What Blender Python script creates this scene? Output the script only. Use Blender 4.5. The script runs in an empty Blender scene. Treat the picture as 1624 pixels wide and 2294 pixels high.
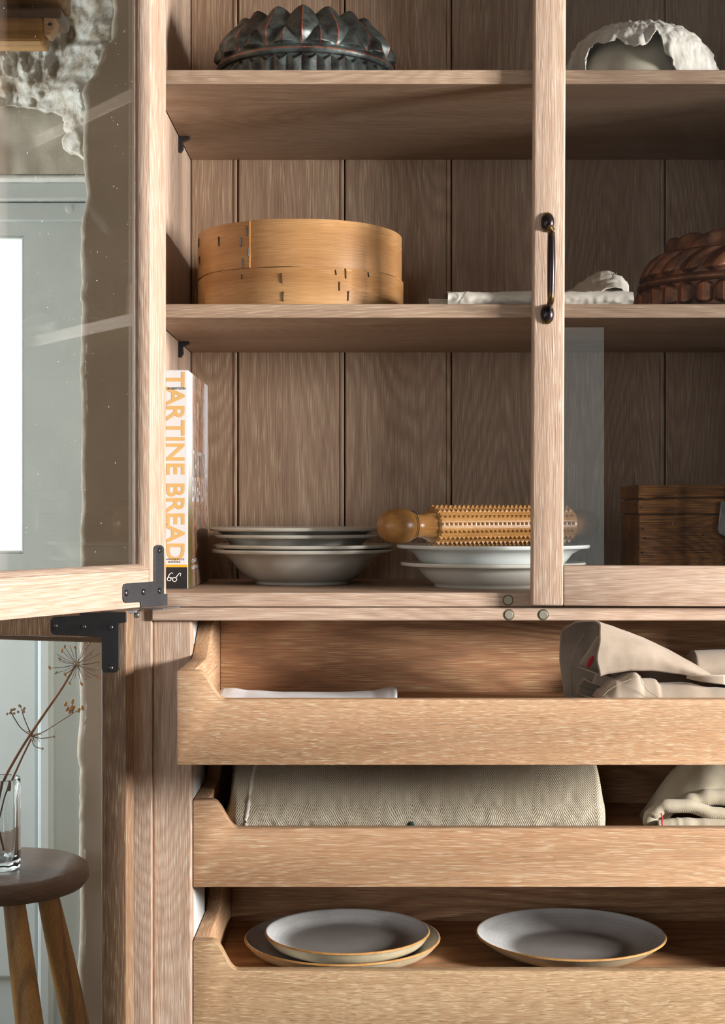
import bpy, bmesh, math, random
from mathutils import Vector, Matrix, noise
R = math.radians
rnd = random.Random(7)
scene = bpy.context.scene
col = scene.collection

# ------------------------------------------------------------------ camera, world, light, exposure
F, CX, CY, D0, Z0 = 3399.0, 828.0, 1150.0, 2.06, 1.05      # focal length in pixels, principal point, distance to cabinet front, eye height
cam = bpy.data.objects.new('camera', bpy.data.cameras.new('camera')); col.objects.link(cam)
cam.location = (0, -D0, Z0); cam.rotation_euler = (R(90), 0, 0)
cam.data.sensor_fit = 'VERTICAL'; cam.data.sensor_height = 36.0
cam.data.lens = 36.0 * F / 2294.0
cam.data.shift_x = -(CX - 812.0) / 2294.0; cam.data.shift_y = (CY - 1147.0) / 2294.0
cam.data.clip_start = 0.02
scene.camera = cam

world = bpy.data.worlds.new('daylight'); scene.world = world; world.use_nodes = True
bg = world.node_tree.nodes['Background']; bg.inputs['Color'].default_value = (0.86, 0.94, 1.0, 1); bg.inputs['Strength'].default_value = 2.6

def area(name, loc, target, sx, sy, power, color):
    l = bpy.data.lights.new(name, 'AREA'); l.shape = 'RECTANGLE'; l.size = sx; l.size_y = sy; l.energy = power; l.color = color
    o = bpy.data.objects.new(name, l); col.objects.link(o); o.location = loc
    o.rotation_euler = (Vector(target) - Vector(loc)).to_track_quat('-Z', 'Y').to_euler()
    return o
# daylight entering by the window in the right wall and by the glazed door at the left; the rest is added fill
area('window_daylight', (3.26, -1.50, 1.36), (0.0, -1.50, 1.36), 0.8, 0.5, 350, (1.0, 0.985, 0.97))
area('rear_fill_light', (-0.9, -4.62, 1.6), (-0.9, 0, 1.6), 1.1, 1.1, 6, (0.95, 0.97, 1.0))  # unseen fill lamp added behind the camera to soften the shade
area('door_daylight', (-1.13, 1.13, 1.15), (-1.13, 0, 1.15), 0.66, 0.72, 8, (0.90, 0.96, 1.0))
area('left_fill_light', (-2.26, -3.3, 1.0), (0, -3.3, 1.0), 0.8, 1.2, 17, (0.95, 0.97, 1.0))  # added lamp, brightens the wall seen through the lower door
area('recess_fill_light', (-1.60, 0.72, 1.15), (0, 0.80, 1.15), 0.36, 1.5, 22, (0.90, 0.96, 1.0))  # added lamp, brightens the recess and its painted door
vs = scene.view_settings
vs.view_transform = 'Standard'; vs.look = 'None'; vs.exposure = 0.2; vs.gamma = 1.0; vs.use_curve_mapping = False

cy = getattr(scene, 'cycles', None)
if cy:
    cy.max_bounces = 8; cy.diffuse_bounces = 2; cy.glossy_bounces = 3; cy.transmission_bounces = 6; cy.transparent_max_bounces = 10
    cy.use_adaptive_sampling = True; cy.adaptive_threshold = 0.03; cy.caustics_reflective = False; cy.caustics_refractive = False

# ------------------------------------------------------------------ helpers
def P(px, py, Y=0.0):
    k = (D0 + Y) / F
    return Vector(((px - CX) * k, Y, Z0 + (CY - py) * k))
def PX(px, Y=0.0): return (px - CX) * (D0 + Y) / F
def PZ(py, Y=0.0): return Z0 + (CY - py) * (D0 + Y) / F
def lin(c): return tuple(((v / 255.0) / 12.92 if v / 255.0 <= 0.04045 else ((v / 255.0 + 0.055) / 1.055) ** 2.4) for v in c)
def sm(t):
    t = max(0.0, min(1.0, t)); return t * t * (3 - 2 * t)
def interp(pts, x):
    if x <= pts[0][0]: return pts[0][1]
    for (a, b), (c, d) in zip(pts, pts[1:]):
        if x <= c: return b + (d - b) * (x - a) / (c - a)
    return pts[-1][1]
def interps(pts, x):
    if x <= pts[0][0]: return pts[0][1]
    for (a, b), (c, d) in zip(pts, pts[1:]):
        if x <= c: return b + (d - b) * sm((x - a) / (c - a))
    return pts[-1][1]
def nz(x, y, z): return noise.noise(Vector((x, y, z)))

def from_bm(bm):
    bm.verts.ensure_lookup_table(); bm.verts.index_update()
    V = [v.co.copy() for v in bm.verts]; Fc = [[v.index for v in f.verts] for f in bm.faces]; bm.free()
    return V, Fc
def gbox(x0, x1, y0, y1, z0, z1, bev=0.0015, seg=2):
    bm = bmesh.new(); bmesh.ops.create_cube(bm, size=1.0)
    for v in bm.verts:
        v.co = Vector((x0 + (v.co.x + .5) * (x1 - x0), y0 + (v.co.y + .5) * (y1 - y0), z0 + (v.co.z + .5) * (z1 - z0)))
    if bev > 0: bmesh.ops.bevel(bm, geom=bm.edges[:], offset=bev, segments=seg, affect='EDGES', profile=0.5)
    return from_bm(bm)
def gprism(poly, axis, a0, a1, bev=0.0):
    """polygon in the two other axes extruded along axis"""
    bm = bmesh.new()
    def mkv(p, a):
        if axis == 'y': return Vector((p[0], a, p[1]))
        if axis == 'x': return Vector((a, p[0], p[1]))
        return Vector((p[0], p[1], a))
    A = [bm.verts.new(mkv(p, a0)) for p in poly]; B = [bm.verts.new(mkv(p, a1)) for p in poly]
    n = len(poly)
    bm.faces.new(A); bm.faces.new(B[::-1])
    for i in range(n): bm.faces.new((A[(i + 1) % n], A[i], B[i], B[(i + 1) % n]))
    bmesh.ops.recalc_face_normals(bm, faces=bm.faces[:])
    if bev > 0:
        ed = [e for e in bm.edges if len(e.link_faces) == 2 and e.calc_face_angle(0) > 0.6]
        bmesh.ops.bevel(bm, geom=ed, offset=bev, segments=2, affect='EDGES', profile=0.5)
    return from_bm(bm)
def ggrid(fn, nu, nv, wrap=False):
    V = []; Fc = []
    cu = nu if wrap else nu + 1
    for i in range(cu):
        for j in range(nv + 1): V.append(Vector(fn(i / nu, j / nv)))
    for i in range(nu):
        for j in range(nv):
            a = i * (nv + 1) + j; b = ((i + 1) % cu) * (nv + 1) + j
            Fc.append([a, b, b + 1, a + 1])
    return V, Fc
def glathe(prof, c, n=96):
    """closed lathe about the vertical through c; prof is a list of (r, z)"""
    V = []; Fc = []; m = len(prof)
    for i in range(n):
        a = 2 * math.pi * i / n
        for r, z in prof: V.append(Vector((c[0] + r * math.cos(a), c[1] + r * math.sin(a), c[2] + z)))
    for i in range(n):
        k = (i + 1) % n
        for j in range(m - 1): Fc.append([i * m + j, k * m + j, k * m + j + 1, i * m + j + 1])
    for j in (0, m - 1):
        if prof[j][0] > 1e-6: Fc.append([i * m + j for i in (range(n) if j else range(n - 1, -1, -1))])
    return V, Fc
def gtube(pts, rad, n=8, flat=1.0):
    pts = [Vector(p) for p in pts]
    if not hasattr(rad, '__len__'): rad = [rad] * len(pts)
    V = []; Fc = []; up = Vector((0.13, 0.21, 0.97)).normalized()
    for i, p in enumerate(pts):
        t = (pts[min(i + 1, len(pts) - 1)] - pts[max(i - 1, 0)]).normalized()
        s = t.cross(up)
        if s.length < 1e-3: s = t.cross(Vector((1, 0, 0)))
        s.normalize(); w = s.cross(t).normalized()
        for k in range(n):
            a = 2 * math.pi * k / n
            V.append(p + (s * math.cos(a) + w * math.sin(a) * flat) * rad[i])
    for i in range(len(pts) - 1):
        for k in range(n):
            a = i * n + k; b = i * n + (k + 1) % n
            Fc.append([a, b, b + n, a + n])
    Fc.append(list(range(n - 1, -1, -1))); Fc.append([(len(pts) - 1) * n + k for k in range(n)])
    return V, Fc
def gball(c, rx, ry, rz, nu=12, nv=8, rot=None):
    bm = bmesh.new(); bmesh.ops.create_uvsphere(bm, u_segments=nu, v_segments=nv, radius=1.0)
    M = Matrix.Diagonal((rx, ry, rz)).to_3x3()
    if rot is not None: M = rot @ M
    for v in bm.verts: v.co = Vector(c) + M @ v.co
    return from_bm(bm)
def join(*gs):
    V = []; Fc = []
    for g in gs:
        o = len(V); V += g[0]; Fc += [[i + o for i in f] for f in g[1]]
    return V, Fc
def move(g, M): return [M @ v for v in g[0]], g[1]

ORG = {}
def empty(name, loc, label=None, cat=None, group=None, kind=None):
    o = bpy.data.objects.new(name, None); col.objects.link(o); o.location = loc; o.empty_display_size = 0.05
    ORG[o] = Vector(loc); tag(o, label, cat, group, kind); return o
def tag(o, label=None, cat=None, group=None, kind=None):
    if label: o['label'] = label
    if cat: o['category'] = cat
    if group: o['group'] = group
    if kind: o['kind'] = kind
    return o
def mk(name, geo, mat, parent=None, smooth=0, local=False, mats=None, midx=None, origin=None, attr=None, solid=0, subs=0):
    V, Fc = geo
    if local: c = Vector((0, 0, 0))
    else:
        if origin is None:
            lo = Vector([min(v[k] for v in V) for k in range(3)]); hi = Vector([max(v[k] for v in V) for k in range(3)])
            c = (lo + hi) / 2
            if parent is None: c.z = lo.z
        else: c = Vector(origin)
    me = bpy.data.meshes.new(name)
    me.from_pydata([tuple(v - c) for v in V], [], Fc)
    for m in (mats or [mat]): me.materials.append(m)
    if midx: me.polygons.foreach_set('material_index', midx)
    if smooth:
        me.polygons.foreach_set('use_smooth', [True] * len(me.polygons))
        if smooth < 180: me.set_sharp_from_angle(angle=R(smooth))
    if attr:
        for an, vals in attr.items():
            a = me.attributes.new(an, 'FLOAT', 'POINT'); a.data.foreach_set('value', vals)
    me.update()
    o = bpy.data.objects.new(name, me); col.objects.link(o)
    ORG[o] = c
    if parent is not None:
        o.parent = parent
        o.location = (0, 0, 0) if local else c - ORG[parent]
    else: o.location = c
    if solid:
        m = o.modifiers.new('thickness', 'SOLIDIFY'); m.thickness = solid; m.offset = 0
    if subs:
        m = o.modifiers.new('smooth', 'SUBSURF'); m.levels = subs; m.render_levels = subs
    return o

# ------------------------------------------------------------------ materials
class NT:
    def __init__(s, name):
        s.m = bpy.data.materials.new(name); s.m.use_nodes = True; s.t = s.m.node_tree
        s.b = s.t.nodes['Principled BSDF']; s.out = s.t.nodes['Material Output']
    def n(s, t, **k):
        x = s.t.nodes.new(t)
        for a, v in k.items(): setattr(x, a, v)
        return x
    def l(s, a, b): s.t.links.new(a, b)
    def val(s, sock, v):
        if isinstance(v, bpy.types.NodeSocket): s.l(v, sock)
        else: sock.default_value = v
    def math(s, op, a, b=None, c=None, clamp=False):
        x = s.n('ShaderNodeMath', operation=op, use_clamp=clamp); s.val(x.inputs[0], a)
        if b is not None: s.val(x.inputs[1], b)
        if c is not None: s.val(x.inputs[2], c)
        return x.outputs[0]
    def ramp(s, f, a, b):
        x = s.n('ShaderNodeMapRange', interpolation_type='SMOOTHSTEP'); s.val(x.inputs[0], f); x.inputs[1].default_value = a; x.inputs[2].default_value = b
        return x.outputs[0]
    def mix(s, f, a, b, mode='MIX'):
        x = s.n('ShaderNodeMix', data_type='RGBA', blend_type=mode); s.val(x.inputs[0], f)
        s.val(x.inputs[6], a if isinstance(a, bpy.types.NodeSocket) else (*a, 1)); s.val(x.inputs[7], b if isinstance(b, bpy.types.NodeSocket) else (*b, 1))
        return x.outputs[2]
    def comb(s, x, y, z):
        c = s.n('ShaderNodeCombineXYZ'); s.val(c.inputs[0], x); s.val(c.inputs[1], y); s.val(c.inputs[2], z); return c.outputs[0]
    def noise(s, vec, scale=1.0, detail=2.0, rough=0.5, dist=0.0):
        x = s.n('ShaderNodeTexNoise'); s.l(vec, x.inputs['Vector']); x.inputs['Scale'].default_value = scale
        x.inputs['Detail'].default_value = detail; x.inputs['Roughness'].default_value = rough; x.inputs['Distortion'].default_value = dist
        return x.outputs['Fac']
    def coords(s, rand=True):
        tc = s.n('ShaderNodeTexCoord')
        if not rand: return tc.outputs['Object']
        oi = s.n('ShaderNodeObjectInfo'); r = oi.outputs['Random']
        off = s.comb(s.math('MULTIPLY', r, 37.0), s.math('MULTIPLY', r, 59.0), s.math('MULTIPLY', r, 83.0))
        a = s.n('ShaderNodeVectorMath', operation='ADD'); s.l(tc.outputs['Object'], a.inputs[0]); s.l(off, a.inputs[1])
        return a.outputs[0]
    def sep(s, v):
        x = s.n('ShaderNodeSeparateXYZ'); s.l(v, x.inputs[0]); return x.outputs
    def bump(s, h, strength=0.3, dist=0.001):
        b = s.n('ShaderNodeBump'); s.l(h, b.inputs['Height']); b.inputs['Strength'].default_value = strength; b.inputs['Distance'].default_value = dist
        s.l(b.outputs[0], s.b.inputs['Normal'])
    def color(s, c): s.val(s.b.inputs['Base Color'], c if isinstance(c, bpy.types.NodeSocket) else (*c, 1))

def oak(name, axis, c1, c2, pale, dark, pore=0.5, darks=0.35, rings=48.0, rough=0.5, coarse=1.0, bump=0.35, ringamt=0.5, plen=1.0, figure=1.0, wavy=0.0):
    """limed oak: growth rings from a stretched noise field, pale filled pores lying in the early wood, dark fibres"""
    t = NT(name); vec = t.coords(); x, y, z = t.sep(vec)
    if axis == 'arc':
        L = t.n('ShaderNodeAttribute', attribute_name='arc').outputs['Fac']; A, B = z, t.math('MULTIPLY', x, 0.0)
    else: L, A, B = {'x': (x, y, z), 'y': (y, x, z), 'z': (z, x, y)}[axis]
    if wavy:
        wv = t.noise(t.comb(t.math('MULTIPLY', A, 9.0), t.math('MULTIPLY', B, 9.0), t.math('MULTIPLY', L, 26.0)), 1.0, 2.0)
        B = t.math('ADD', B, t.math('MULTIPLY', wv, wavy)); A = t.math('ADD', A, t.math('MULTIPLY', wv, wavy))
    def sc(a, l):
        return t.comb(t.math('MULTIPLY', A, a), t.math('MULTIPLY', B, a), t.math('MULTIPLY', L, l))
    field = t.noise(sc(7.0 * figure, 1.1 * figure), 1.0, 1.0, 0.4, 0.25)
    jag = t.noise(sc(160.0, 14.0), 1.0, 2.0, 0.6)
    fld = t.math('ADD', field, t.math('MULTIPLY', jag, 0.022))
    ring01 = t.math('MULTIPLY_ADD', t.math('SINE', t.math('MULTIPLY', fld, rings * 6.283)), 0.5, 0.5)
    early = t.ramp(ring01, 0.45, 0.95)
    fibre = t.noise(sc(600.0, 6.0), 1.0, 2.0, 0.6)
    pores = t.ramp(t.noise(sc(1050.0 * coarse, 34.0 * coarse / plen), 1.0, 0.5, 0.5), 0.50, 0.64)
    porem = t.math('MULTIPLY', pores, t.math('MULTIPLY_ADD', early, 0.6, 0.4))
    dk = t.ramp(t.noise(sc(800.0 * coarse, 18.0 * coarse / plen), 1.3, 0.5, 0.5), 0.54, 0.72)
    tone = t.noise(sc(16.0, 1.4), 1.0, 2.0, 0.5)
    c = t.mix(t.ramp(tone, 0.3, 0.7), c1, c2)
    late = t.ramp(t.math('SUBTRACT', 1.0, ring01), 0.55, 1.0)
    c = t.mix(t.math('MULTIPLY', late, ringamt * 0.34), c, dark)
    c = t.mix(t.math('MULTIPLY', t.ramp(fibre, 0.35, 0.75), 0.30), c, dark)
    c = t.mix(t.math('MULTIPLY', dk, darks), c, dark)
    c = t.mix(t.math('MULTIPLY', porem, pore), c, pale)
    t.color(c)
    t.b.inputs['Roughness'].default_value = rough; t.b.inputs['Specular IOR Level'].default_value = 0.35
    t.bump(t.math('SUBTRACT', fibre, t.math('MULTIPLY', t.math('ADD', pores, dk), 0.6)), bump, 0.0006)
    return t.m
PINK = dict(c1=lin((203, 174, 152)), c2=lin((188, 157, 134)), pale=lin((228, 214, 194)), dark=lin((128, 99, 80)))
GOLD = dict(c1=lin((210, 168, 130)), c2=lin((198, 152, 113)), pale=lin((232, 212, 180)), dark=lin((134, 98, 68)))
BACK = dict(c1=lin((186, 156, 132)), c2=lin((170, 138, 113)), pale=lin((214, 197, 162)), dark=lin((112, 84, 66)))
OX = oak('limed_oak_horizontal', 'x', **PINK); OZ = oak('limed_oak_vertical', 'z', **PINK)
OYI = oak('limed_oak_shelf', 'x', c1=lin((184, 156, 132)), c2=lin((170, 140, 115)), pale=lin((210, 192, 166)), dark=lin((112, 86, 67)), pore=0.4)
OB = oak('limed_oak_back_board', 'z', **BACK, rings=34, pore=0.62, ringamt=0.6, plen=1.8)
GX = oak('golden_oak_short_pores', 'x', **GOLD, rings=60, pore=0.62, plen=0.42, ringamt=0.25, wavy=0.004)
GX2 = oak('golden_oak_long_pores', 'x', **GOLD, rings=55, pore=0.6, plen=1.0, ringamt=0.45, wavy=0.003)
GX3 = oak('golden_oak_rippled_pores', 'x', c1=lin((198, 164, 126)), c2=lin((184, 147, 108)), pale=lin((226, 206, 170)), dark=lin((122, 90, 62)), rings=60, pore=0.55, plen=0.5, ringamt=0.4, wavy=0.005, darks=0.55)
GY = oak('golden_oak_drawer_side', 'y', **GOLD)
GB = oak('golden_oak_drawer_back', 'x', c1=lin((196, 146, 108)), c2=lin((180, 128, 92)), pale=lin((216, 186, 140)), dark=lin((112, 76, 52)), rings=14, pore=0.75, ringamt=1.2, plen=1.4, figure=1.2)
SHADEOAK = oak('shade_darkened_oak_vertical', 'z', c1=lin((150, 118, 90)), c2=lin((134, 102, 76)), pale=lin((196, 176, 146)), dark=lin((92, 66, 48)))  # oak darkened to paint in the shade on the folded-back door and inner panel
STOOLW = oak('dark_stool_seat_wood', 'x', c1=lin((112, 84, 62)), c2=lin((92, 66, 47)), pale=lin((128, 100, 76)), dark=lin((62, 42, 28)), pore=0.25, rough=0.27)
LEGW = oak('amber_stool_leg_wood', 'z', c1=lin((192, 144, 74)), c2=lin((164, 114, 54)), pale=lin((196, 152, 92)), dark=lin((70, 42, 16)), pore=0.2, ringamt=1.3, rings=12, rough=0.4)
BOXW = oak('old_stained_box_wood', 'x', c1=lin((164, 114, 66)), c2=lin((120, 78, 45)), pale=lin((196, 140, 80)), dark=lin((44, 28, 20)), pore=0.45, darks=0.7, rough=0.5, ringamt=1.0, bump=0.8)
BEAMW = oak('aged_lintel_wood', 'x', c1=lin((196, 150, 84)), c2=lin((166, 118, 60)), pale=lin((206, 170, 110)), dark=lin((84, 54, 26)), pore=0.25, rings=9, ringamt=1.2)
SIEVEW = oak('honey_bentwood', 'arc', c1=lin((200, 154, 102)), c2=lin((170, 120, 72)), pale=lin((222, 188, 138)), dark=lin((134, 88, 48)), pore=0.3, darks=0.25, rough=0.5, rings=7, bump=0.15)
PINW = oak('polished_amber_wood', 'x', c1=lin((182, 134, 78)), c2=lin((152, 104, 54)), pale=lin((196, 152, 96)), dark=lin((92, 58, 26)), pore=0.15, darks=0.3, rough=0.3, rings=6, bump=0.1)

def plain(name, c, rough=0.5, metal=0.0, var=0.12, scale=30.0, bump=0.0, bscale=None, spec=0.5, c2=None, detail=4.0):
    t = NT(name); v = t.coords(); n = t.noise(v, scale, detail, 0.55)
    c0 = lin(c); c1 = lin(c2) if c2 else tuple(x * (1 - var * 2.2) for x in c0)
    t.color(t.mix(t.ramp(n, 0.35, 0.72), c0, c1))
    t.b.inputs['Roughness'].default_value = rough; t.b.inputs['Metallic'].default_value = metal; t.b.inputs['Specular IOR Level'].default_value = spec
    if bump: t.bump(t.noise(v, bscale or scale * 3, 3.0, 0.6), bump, 0.002)
    return t.m
BLACK = plain('blackened_iron', (56, 55, 57), 0.45, 0.25, 0.1, 60)
SCREW = plain('dark_steel_screw', (92, 90, 92), 0.3, 0.9, 0.1, 80)
STEEL = plain('grey_steel', (150, 150, 152), 0.32, 0.9, 0.1, 40)
MAGNET = plain('dull_nickel_magnet', (178, 172, 152), 0.42, 0.6, 0.1, 90)
MAGRING = plain('magnet_cup', (110, 98, 78), 0.5, 0.5, 0.1, 90)
PORC = plain('off_white_porcelain', (214, 210, 198), 0.16, 0, 0.02, 12)
PORC2 = plain('cool_white_porcelain', (226, 230, 226), 0.14, 0, 0.02, 12)
LININGW = plain('pale_grey_lining', (205, 205, 203), 0.6, 0, 0.03, 10)
INK = plain('black_ink', (30, 30, 32), 0.5)
GOLDINK = plain('ochre_ink', (216, 176, 112), 0.5, 0, 0.02)
AMBERINK = plain('amber_ink', (240, 172, 40), 0.5, 0, 0.02)
SPINE = plain('white_coated_paper', (220, 221, 223), 0.35, 0, 0.02)
GREYINK = plain('pale_grey_ink', (206, 200, 196), 0.4, 0, 0.02)
WHITEINK = plain('white_ink', (245, 245, 245), 0.4, 0, 0.01)
PAGES = plain('book_pages', (232, 226, 212), 0.8, 0, 0.05, 200)
DARKMARK = plain('dark_oxidised_steel', (64, 58, 50), 0.5, 0.5)
WINDOWPAINT = plain('pale_grey_door_paint', (206, 214, 212), 0.45, 0, 0.03, 8, 0.05, 40)
TWIG = plain('dry_brown_stem', (150, 100, 48), 0.6, 0, 0.2, 60, c2=(112, 72, 36))
TWIGD = plain('dry_umbel_ray', (108, 80, 58), 0.7, 0, 0.2, 90)
SEED = plain('ochre_seed', (206, 146, 62), 0.55, 0, 0.2, 200)
SEEDP = plain('pale_dried_floret', (196, 172, 134), 0.7, 0, 0.2, 200)
REDTHREAD = plain('red_thread', (190, 40, 44), 0.7)
GREENTHREAD = plain('dark_green_thread', (30, 62, 44), 0.8)
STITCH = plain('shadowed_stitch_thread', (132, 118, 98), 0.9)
LATCH = plain('worn_zinc', (150, 150, 142), 0.4, 0.7, 0.2, 60)
CREAMBOWL = plain('cream_glazed_bowl', (206, 198, 178), 0.25, 0, 0.03, 10)
FLOORM = plain('stone_floor', (98, 89, 78), 0.6, 0, 0.1, 4)
ROOMWALL = plain('grey_limewash', (104, 99, 92), 0.85, 0, 0.03, 3)
CEIL = plain('ceiling_boards', (104, 96, 86), 0.85, 0, 0.03, 3)
HALLDARK = plain('dark_hall_paint', (60, 52, 46), 0.8, 0, 0.05, 3)
GLAZE = plain('pale_grey_matt_glaze', (204, 202, 198), 0.33, 0, 0.05, 14, 0.05, 60)
GLAZED = plain('grey_well_glaze', (164, 158, 152), 0.3, 0, 0.07, 10, 0.05, 60)
CLAY = plain('bare_toasted_clay', (196, 146, 84), 0.7, 0, 0.12, 60, 0.1, 200, c2=(172, 118, 58))
CLAYP = plain('pale_stoneware', (200, 184, 152), 0.6, 0, 0.08, 40, 0.1, 200)

def cloth(name, c, c2, weave=900.0, rough=0.85, bump=0.35, crease=14.0, axis=('x', 'z')):
    t = NT(name); v = t.coords(False); o = t.sep(v); ax = {'x': o[0], 'y': o[1], 'z': t.math('ADD', o[2], o[1])}
    a = t.math('SINE', t.math('MULTIPLY', ax[axis[0]], weave * 8.0)); b = t.math('SINE', t.math('MULTIPLY', ax[axis[1]], weave * 8.0))
    w = t.math('MULTIPLY_ADD', t.math('MULTIPLY', a, b), 0.5, 0.5)
    n = t.noise(v, crease, 5.0, 0.6)
    slub = t.noise(t.comb(t.math('MULTIPLY', o[0], 40.0), t.math('MULTIPLY', o[1], 300.0), t.math('MULTIPLY', o[2], 300.0)), 1.0, 2.0)
    cc = t.mix(t.ramp(n, 0.35, 0.7), lin(c), lin(c2))
    cc = t.mix(t.math('MULTIPLY', t.ramp(slub, 0.5, 0.8), 0.25), cc, lin(c2))
    cc = t.mix(t.math('MULTIPLY', t.math('SUBTRACT', 1.0, w), 0.22), cc, tuple(x * 0.45 for x in lin(c2)))
    t.color(cc); t.b.inputs['Roughness'].default_value = rough; t.b.inputs['Specular IOR Level'].default_value = 0.15
    t.b.inputs['Sheen Weight'].default_value = 0.15
    t.bump(t.math('ADD', t.math('MULTIPLY', w, 0.12), n), bump, 0.002)
    return t.m
LINENW = cloth('white_linen', (232, 226, 214), (206, 196, 178), 800)
NAPKIN = cloth('white_cotton', (242, 242, 244), (228, 228, 232), 1000, bump=0.15)
APRON = cloth('beige_linen', (188, 170, 151), (168, 150, 131), 750)
KNIT = cloth('ecru_knit', (196, 184, 160), (172, 158, 134), 260, bump=0.6)
LACE = cloth('bleached_crinkled_cloth', (236, 232, 222), (214, 208, 194), 700, bump=0.8, crease=40.0)

def herringbone():
    t = NT('herringbone_linen'); v = t.coords(False); x, y, z = t.sep(v)
    tc = t.n('ShaderNodeAttribute', attribute_name='arc'); arc = tc.outputs['Fac']
    wob = t.noise(v, 22.0, 3.0)
    u = t.math('ADD', x, t.math('MULTIPLY', wob, 0.012))
    tri = t.math('PINGPONG', u, 0.043)
    ph = t.math('SUBTRACT', t.math('MULTIPLY', tri, 1.7), arc)
    ph = t.math('ADD', ph, t.math('MULTIPLY', t.noise(v, 160.0, 2.0), 0.0016))
    st = t.math('SINE', t.math('MULTIPLY', ph, 6.283 / 0.0050))
    thread = t.math('SINE', t.math('MULTIPLY', x, 6.283 / 0.0030))
    w = t.ramp(t.math('ADD', st, t.math('MULTIPLY', thread, 0.45)), -0.9, 0.8)
    big = t.noise(v, 9.0, 4.0)
    c = t.mix(t.ramp(big, 0.3, 0.7), lin((218, 208, 188)), lin((196, 184, 160)))
    c = t.mix(w, lin((146, 133, 110)), c)
    t.color(c); t.b.inputs['Roughness'].default_value = 0.9; t.b.inputs['Specular IOR Level'].default_value = 0.1
    t.bump(w, 0.55, 0.0012); return t.m
HERR = herringbone()

def plaster(name, c, c2, rough_bump=0.3, scale=6.0):
    t = NT(name); v = t.coords(False)
    a = t.noise(v, scale, 6.0, 0.62, 0.4); b = t.noise(v, scale * 9, 5.0, 0.65)
    cc = t.mix(t.ramp(a, 0.38, 0.66), lin(c), lin(c2)); cc = t.mix(t.math('MULTIPLY', t.ramp(b, 0.55, 0.75), 0.3), cc, lin(c2))
    t.color(cc); t.b.inputs['Roughness'].default_value = 0.9; t.b.inputs['Specular IOR Level'].default_value = 0.1
    t.bump(t.math('ADD', a, t.math('MULTIPLY', b, 0.5)), rough_bump, 0.01); return t.m
WALLM = plaster('taupe_painted_plaster', (208, 198, 180), (194, 183, 165), 0.12, 3.0)
ROUGHP = plaster('rough_white_plaster', (236, 236, 228), (186, 174, 152), 0.9, 12.0)
LIMEW = plaster('white_limewashed_bead', (232, 234, 230), (220, 222, 218), 0.15, 5.0)
RECESSP = plaster('grey_recess_plaster', (206, 200, 188), (186, 178, 164), 0.25, 5.0)

def patina(name, base, base2, ridge, metal=0.75, rough=0.45):
    t = NT(name); v = t.coords(); n = t.noise(v, 34.0, 6.0, 0.65)
    c = t.mix(t.ramp(n, 0.35, 0.68), lin(base), lin(base2))
    at = t.n('ShaderNodeAttribute', attribute_name='wear').outputs['Fac']
    n2 = t.noise(v, 120.0, 4.0, 0.6)
    w = t.ramp(t.math('ADD', at, t.math('MULTIPLY', t.math('SUBTRACT', n2, 0.5), 0.9)), 0.55, 1.05)
    c = t.mix(w, c, lin(ridge)); t.color(c)
    t.b.inputs['Metallic'].default_value = metal
    t.val(t.b.inputs['Roughness'], t.math('MULTIPLY_ADD', n, 0.35, rough - 0.18))
    t.bump(n2, 0.25, 0.002); return t.m
MOULDD = patina('dark_patinated_copper', (88, 96, 92), (44, 40, 39), (172, 86, 58), 0.5, 0.47)
MOULDR = patina('red_copper', (150, 102, 76), (92, 66, 52), (226, 122, 84), 0.65, 0.42)
def brass():
    t = NT('antique_bronze'); v = t.coords(False); z = t.sep(v)[2]
    a = t.math('ABSOLUTE', z); n = t.noise(v, 60.0, 3.0)
    aa = t.math('ADD', a, t.math('MULTIPLY', n, 0.006))
    w = t.math('ADD', t.math('MULTIPLY', t.ramp(aa, 0.036, 0.049), t.math('SUBTRACT', 1.0, t.ramp(aa, 0.053, 0.058))), t.ramp(aa, 0.070, 0.077))
    t.color(t.mix(w, lin((54, 46, 48)), lin((104, 84, 50)))); t.b.inputs['Metallic'].default_value = 0.9; t.b.inputs['Roughness'].default_value = 0.28
    return t.m
BRONZE = brass()
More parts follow.
